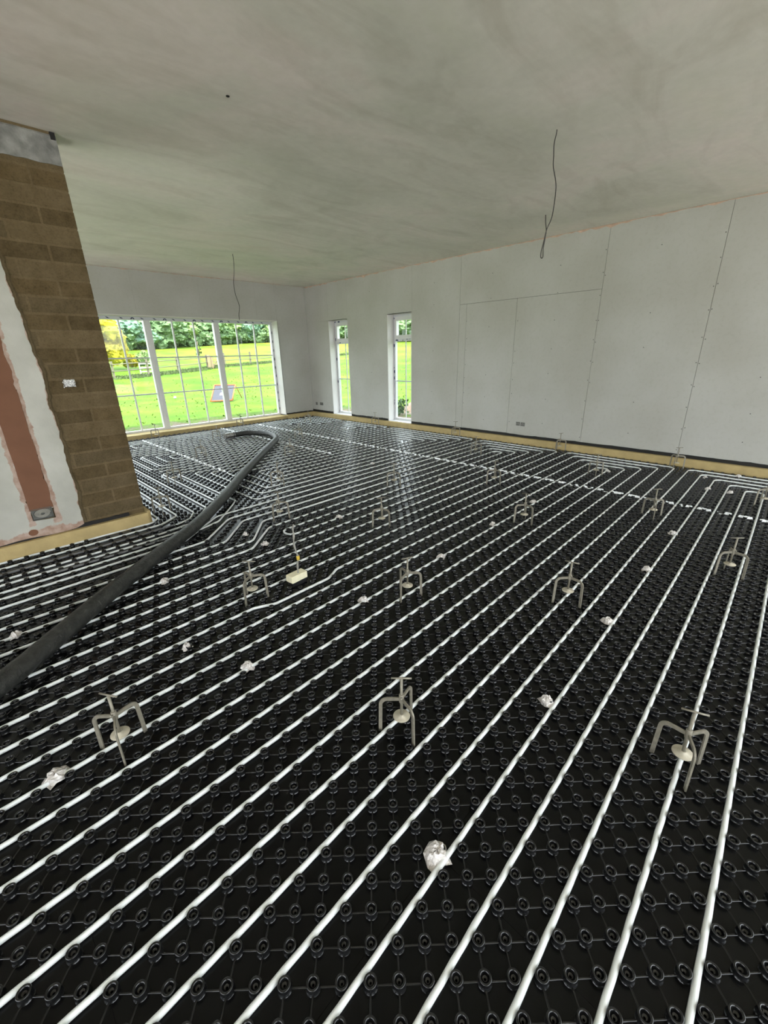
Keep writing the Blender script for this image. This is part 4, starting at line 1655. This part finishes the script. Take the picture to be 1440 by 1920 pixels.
def crown_mesh(seed, R, zc_, leaves=2600, flat=1.0, blobs=26, lsize=0.28):
    r = np.random.default_rng(seed)
    V, F = [], []
    bm = bmesh.new()
    for i in range(blobs):
        a, el = r.uniform(0, 2 * math.pi), r.uniform(-0.9, 1.2)
        d = R * r.uniform(0.35, 0.72)
        c = Vector((d * math.cos(a) * math.cos(el), d * math.sin(a) * math.cos(el), zc_ + d * math.sin(el) * flat))
        rad = R * r.uniform(0.25, 0.42)
        res = bmesh.ops.create_icosphere(bm, subdivisions=3, radius=rad, matrix=Matrix.Translation(c))
        for v in res['verts']:
            n = mnoise.noise(v.co * (3.2 / R) * 1.6 + Vector((seed, 0, 0)))
            v.co += (v.co - c) * (0.45 * n + 0.28 * mnoise.noise(v.co * 3.1))
    surf = [(v.co.copy()) for v in bm.verts]
    idx = r.integers(0, len(surf), leaves)
    for i in idx:
        p = surf[i] + Vector(r.uniform(-0.16, 0.16, 3)) * R * 0.5
        u = Vector(r.normal(size=3)).normalized() * lsize * r.uniform(0.5, 1.2)
        w = u.cross(Vector(r.normal(size=3))).normalized() * lsize * 0.6
        q = [bm.verts.new(p + u), bm.verts.new(p + w), bm.verts.new(p - u), bm.verts.new(p - w)]
        bm.faces.new(q)
    me = bpy.data.meshes.new('foliage')
    bm.to_mesh(me)
    bm.free()
    return me


def trunk_mesh(h, r):
    mb = MB()
    mb.tube([(0, 0, -0.3), (0.05, 0, h * 0.35), (-0.04, 0.05, h * 0.7), (0.02, 0, h)], r, 8, rfun=lambda i: r * (1 - 0.2 * i))
    for a in (0.4, 2.3, 4.4):
        mb.tube([(0, 0, h * 0.55), (0.6 * math.cos(a), 0.6 * math.sin(a), h * 0.85), (1.2 * math.cos(a), 1.2 * math.sin(a), h * 1.05)], r * 0.45, 6)
    return mb.mesh('trunk')


crowns = [crown_mesh(s, 3.4, 4.3, 3000) for s in (1, 2, 3)]
trunks = [trunk_mesh(4.0, 0.26)]
tree_spots = [(4.5, 47, 0, 'leaf_blue', 1.25), (9.8, 51, 1, 'leaf_blue', 1.15), (14.5, 53, 2, 'leaf', 1.2), (18.5, 56, 0, 'leaf_light', 1.1), (22.5, 57, 1, 'leaf', 1.15), (26.5, 60, 2, 'leaf_light', 1.15),
              (30.5, 60, 0, 'leaf_blue', 1.1), (34.0, 61, 1, 'leaf_light', 1.1), (37.5, 58, 2, 'leaf', 1.1), (40.5, 54, 0, 'leaf_light', 1.1), (43, 49, 1, 'leaf', 1.15), (45, 44, 2, 'leaf_light', 1.15),
              (47, 39, 0, 'leaf', 1.15), (49, 33.5, 1, 'leaf_light', 1.1), (50, 28, 2, 'leaf', 1.15)]
TL = ['bushy blue-green tree behind the yellow shrub', 'blue-green tree at the field edge, next to the first window mullion', 'broad green tree behind the second light of the wide window',
      'pale green round tree behind the wide window middle light', 'green tree at the field edge seen through the middle light', 'pale green tree beside the second window mullion',
      'blue-green tree just past the second window mullion', 'pale green tree seen through the last light of the wide window', 'green tree by the edge of the wide window',
      'pale green tree at the turn of the tree line', 'green tree hidden behind the room corner', 'pale green tree seen in the top pane of the first narrow window',
      'green tree beyond the second narrow window', 'pale green tree beyond the second narrow window', 'green tree at the end of the tree line']
lm = {}
for (x, y, ci, mk, s), lab in zip(tree_spots, TL):
    root = empty('tree', (x, y, ground_z(x, y) - 0.9), ci * 2 + x, lab, 'tree', 'trees along the far field edge')
    key = (ci, mk)
    if key not in lm:
        me = crowns[ci].copy()
        me.materials.append(M[mk])
        lm[key] = me
    o = link('foliage', lm[key], None, root)
    t = link('trunk', trunks[0], M['bark'], root)
    root.scale = (s, s, s * (0.56 + 0.05 * math.sin(x * 1.7)))

# low undergrowth closing the gaps beneath the trees
hedge_c = crown_mesh(9, 1.7, 1.1, 1100, 0.7, 14, 0.2)
hedge_c.materials.append(M['leaf'])
random.seed(21)
pts = [(t[0], t[1]) for t in tree_spots]
spots = []
for a, b in zip(pts[:-1], pts[1:]):
    for t in (0.0, 0.34, 0.67):
        spots.append((a[0] + (b[0] - a[0]) * t, a[1] + (b[1] - a[1]) * t - 1.5))
hr = empty('hedge', (24, 50, 2.0), 0, 'low green hedge running below the far trees', 'hedge')
for (x, y) in spots:
    o = link('foliage', hedge_c, None, hr, (x - 24, y - 50, ground_z(x, y) - 2.4))
    o.rotation_euler = (0, 0, random.uniform(0, 6))
    o.scale = (1.2, 1.1, random.uniform(0.9, 1.2))

# yellow flowering tree
root = empty('yellow_tree', (0.85, 24.0, ground_z(0.85, 24) - 0.1), 0, 'bright yellow flowering tree beside the block wall edge, beyond the fence', 'tree')
me = crown_mesh(31, 1.75, 2.25, 3400, 1.15, 22, 0.13)
link('foliage', me, M['yellow_leaf'], root)
link('trunk', trunk_mesh(1.6, 0.10), M['bark'], root)
root = empty('yellow_shrub', (2.75, 24.5, ground_z(2.75, 24.5) - 0.1), 0, 'low yellow flowering shrub at the foot of the yellow tree', 'shrub')
link('foliage', crown_mesh(32, 0.62, 0.55, 1100, 0.8, 10, 0.10), M['yellow_leaf'], root)
root = empty('green_shrub', (3.85, 24.5, ground_z(3.85, 24.5) - 0.1), 0, 'round pale green shrub beside the yellow shrub', 'shrub')
link('foliage', crown_mesh(33, 0.62, 0.75, 1300, 0.9, 12, 0.10), M['leaf_light'], root)

# field fence
fpts = [(-7.5, 15.6), (0.33, 19.03), (4.48, 20.73), (7.0, 22.0), (8.9, 23.27), (13.28, 23.4), (19.0, 24.6), (27, 26.5)]
froot = empty('field_fence', (0.33, 19.03, 0), 0, 'thin post and rail fence crossing the meadow', 'fence')
fo = Vector((0.33, 19.03, 0))
posts = []
for a, b in zip(fpts[:-1], fpts[1:]):
    L = math.hypot(b[0] - a[0], b[1] - a[1])
    n = max(1, round(L / 2.6))
    for i in range(n):
        t = i / n
        posts.append((a[0] + (b[0] - a[0]) * t, a[1] + (b[1] - a[1]) * t))
for (x, y) in posts:
    z = ground_z(x, y)
    MB().box(x - 0.05 - fo.x, y - 0.05 - fo.y, z - 0.1, x + 0.05 - fo.x, y + 0.05 - fo.y, z + 0.95).build('post', M['timber'], froot)
for (a, b) in zip(posts[:-1], posts[1:]):
    if 6.9 < a[0] < 7.1:
        continue
    for h_ in (0.42, 0.78):
        if b[0] > 7.0 and h_ > 0.5:
            continue
        za, zb = ground_z(*a) + h_, ground_z(*b) + h_
        MB().tube([(a[0] - fo.x, a[1] - fo.y - 0.06, za), (b[0] - fo.x, b[1] - fo.y - 0.06, zb)], 0.028, 6).build('rail', M['timber'], froot)
rr_ = np.random.default_rng(40)
n_ = 5200
seg_ = rr_.integers(0, len(fpts) - 1, n_)
tt = rr_.uniform(0, 1, n_)
fx = np.array([fpts[i][0] + (fpts[i + 1][0] - fpts[i][0]) * t for i, t in zip(seg_, tt)]) + rr_.normal(0, 0.22, n_)
fy = np.array([fpts[i][1] + (fpts[i + 1][1] - fpts[i][1]) * t for i, t in zip(seg_, tt)]) + rr_.normal(0, 0.22, n_)
vv = np.zeros((n_, 4, 3))
an = rr_.uniform(0, 6.28, n_)
for c, (s1, t1) in enumerate(((-1, 0), (1, 0), (0.4, 1), (-0.4, 1))):
    vv[:, c, 0] = fx + s1 * 0.05 * np.cos(an) + t1 * rr_.uniform(-.06, .06, n_)
    vv[:, c, 1] = fy + s1 * 0.05 * np.sin(an)
    vv[:, c, 2] = np.array([ground_z(a, b) for a, b in zip(fx, fy)]) + t1 * rr_.uniform(0.05, 0.18, n_)
o = link('verge_grass', np_mesh('verge_grass', vv.reshape(-1, 3), np.arange(n_ * 4).reshape(-1, 4)), M['sap_leaf'])
tag(o, 'strip of longer darker grass along the foot of the fence', 'grass', None, 'stuff')
# timber gate posts and small gate
groot = empty('timber_gate', (7.15, 21.9, 0.60), 0.5, 'small pale timber gate between two stout posts in the fence', 'gate')
for (x0, x1_) in ((-0.12, 0.04), (0.10, 0.28)):
    MB().box(x0, -0.08, -0.1, x1_, 0.08, 1.0 if x0 < 0 else 0.85).build('post', M['timber_new'], groot)
for z in (0.12, 0.32, 0.52, 0.72):
    MB().box(0.30, -0.02, z, 1.15, 0.02, z + 0.07).build('bar', M['timber_new'], groot)
MB().obox((0.72, 0.03, 0.45), (0.42, 0, 0.30), (0, 0.012, 0), (-0.02, 0, 0.03)).build('brace', M['timber_new'], groot)
MB().box(1.12, -0.03, 0.0, 1.20, 0.03, 0.86).build('post', M['timber_new'], groot)
# white field hurdle
wr_ = empty('white_hurdle', (2.55, 20.6, ground_z(2.5, 20.6)), 0.2, 'short white three-bar hurdle behind the fence', 'hurdle')
for z in (0.15, 0.38, 0.60):
    MB().box(-0.42, -0.015, z, 0.42, 0.015, z + 0.06).build('bar', M['white_paint'], wr_)
for x in (-0.42, 0.38):
    MB().box(x, -0.02, 0.0, x + 0.05, 0.02, 0.72).build('upright', M['white_paint'], wr_)
# sapling
sr = empty('sapling', (7.2, 23.6, ground_z(7.2, 23.6)), 0, 'thin sapling with a few dark leaves behind the timber gate', 'sapling')
MB().tube([(0, 0, -0.1), (0.05, 0, 0.7), (-0.03, 0, 1.3), (0.02, 0, 1.75)], 0.018, 6).build('stem', M['bark'], sr)
lb = MB()
r = np.random.default_rng(8)
for i in range(46):
    c = Vector((r.uniform(-.22, .22), r.uniform(-.15, .15), r.uniform(0.75, 1.75)))
    u = Vector(r.normal(size=3)).normalized() * 0.09
    w = u.cross(Vector(r.normal(size=3))).normalized() * 0.05
    lb.add([c + u, c + w, c - u, c - w], [(0, 1, 2, 3)])
lb.build('leaves', M['sap_leaf'], sr)

# ball rebounder with orange frame leaning back on struts
rb = empty('ball_rebounder', (0.15, 5.6, 0.0), 0, 'grey net rebounder in an orange-red frame leaning on struts in the grass', 'rebounder')
A = Vector((-0.36, 0.02, 0.03)); B = Vector((0.30, -0.24, 0.03)); Cc = Vector((0.70, 0.20, 0.50)); D = Vector((0.06, 0.46, 0.52))
for a, b in ((A, B), (B, Cc), (Cc, D), (D, A)):
    MB().tube([a, b], 0.022, 8).build('frame_tube', M['orange'], rb)
n_ = (B - A).cross(D - A).normalized()
inn = [A.lerp(Cc, 0.04), B.lerp(D, 0.04), Cc.lerp(A, 0.04), D.lerp(B, 0.04)]
mb = MB()
mb.add([q + n_ * 0.004 for q in inn] + [q - n_ * 0.004 for q in inn], [(0, 1, 2, 3), (7, 6, 5, 4), (0, 4, 5, 1), (1, 5, 6, 2), (2, 6, 7, 3), (3, 7, 4, 0)])
mb.build('net_panel', M['net'], rb)
cen = (A + B + Cc + D) / 4
ux, uy = (B - A).normalized(), (D - A).normalized()
mb = MB()
sh = [(-0.10, -0.12), (0.09, -0.12), (0.10, -0.03), (0.04, -0.02), (0.05, 0.06), (0.0, 0.13), (-0.05, 0.07), (-0.05, 0.0), (-0.10, -0.02)]
pts = [cen + ux * a + uy * b for a, b in sh]
mb.add([q - n_ * 0.007 for q in pts] + [q + n_ * 0.007 for q in pts], [tuple(range(9)), tuple(reversed(range(9, 18)))])
o = mb.build('white_emblem', M['white_paint'], rb)
o['label'] = 'white emblem patch'
MB().tube([Cc, (1.05, 0.52, 0.0)], 0.014, 6).build('strut', M['orange'], rb)
MB().tube([D, (0.45, 0.82, 0.0)], 0.014, 6).build('strut', M['orange'], rb)

# earth heap and weeds outside the second narrow window
mb = MB()
vs, fs = [], []
n1, n2 = 20, 24
for i in range(n1 + 1):
    for j in range(n2):
        r_ = i / n1
        a = 2 * math.pi * j / n2
        x, y = 1.1 * r_ * math.cos(a), 0.8 * r_ * math.sin(a)
        z = 0.46 * (1 - r_ ** 1.5) + 0.08 * mnoise.noise(Vector((x * 5, y * 5, 1))) * (1 - r_)
        vs.append((x, y, z))
for i in range(n1):
    for j in range(n2):
        a, b = i * n2 + j, i * n2 + (j + 1) % n2
        fs.append((a, b, b + n2, a + n2))
mb.add(vs, fs, True)
tag(mb.build('earth_heap', M['earth'], None, (3.1, -1.45, -0.04)), 'heap of brown earth outside the second narrow window', 'earth heap')
wd = empty('weed', (1.5, -1.62, -0.03), 0, 'leafy green weed growing close outside the second narrow window', 'weed')
lb = MB()
r = np.random.default_rng(18)
for i in range(160):
    hgt = r.uniform(0.03, 0.36)
    c = Vector((r.uniform(-.2, .2), r.uniform(-.16, .16), hgt))
    u = Vector(r.normal(size=3)).normalized() * 0.05
    w = u.cross(Vector(r.normal(size=3))).normalized() * 0.03
    lb.add([c + u, c + w, c - u, c - w], [(0, 1, 2, 3)])
lb.build('leaves', M['leaf'], wd)
st = MB()
for a in (0.2, 1.7, 3.0, 4.6):
    st.tube([(0, 0, 0), (0.07 * math.cos(a), 0.07 * math.sin(a), 0.18), (0.12 * math.cos(a), 0.12 * math.sin(a), 0.33)], 0.006, 5)
st.build('stem', M['sap_leaf'], wd)
# small white ball in the grass
mb = MB()
bm = bmesh.new()
bmesh.ops.create_icosphere(bm, subdivisions=3, radius=0.05)
me = bpy.data.meshes.new('ball')
bm.to_mesh(me)
bm.free()
me.polygons.foreach_set('use_smooth', [True] * len(me.polygons))
tag(link('ball', me, M['white_paint'], None, (-0.55, 7.9, 0.06)), 'small white ball lying in the meadow grass', 'ball')
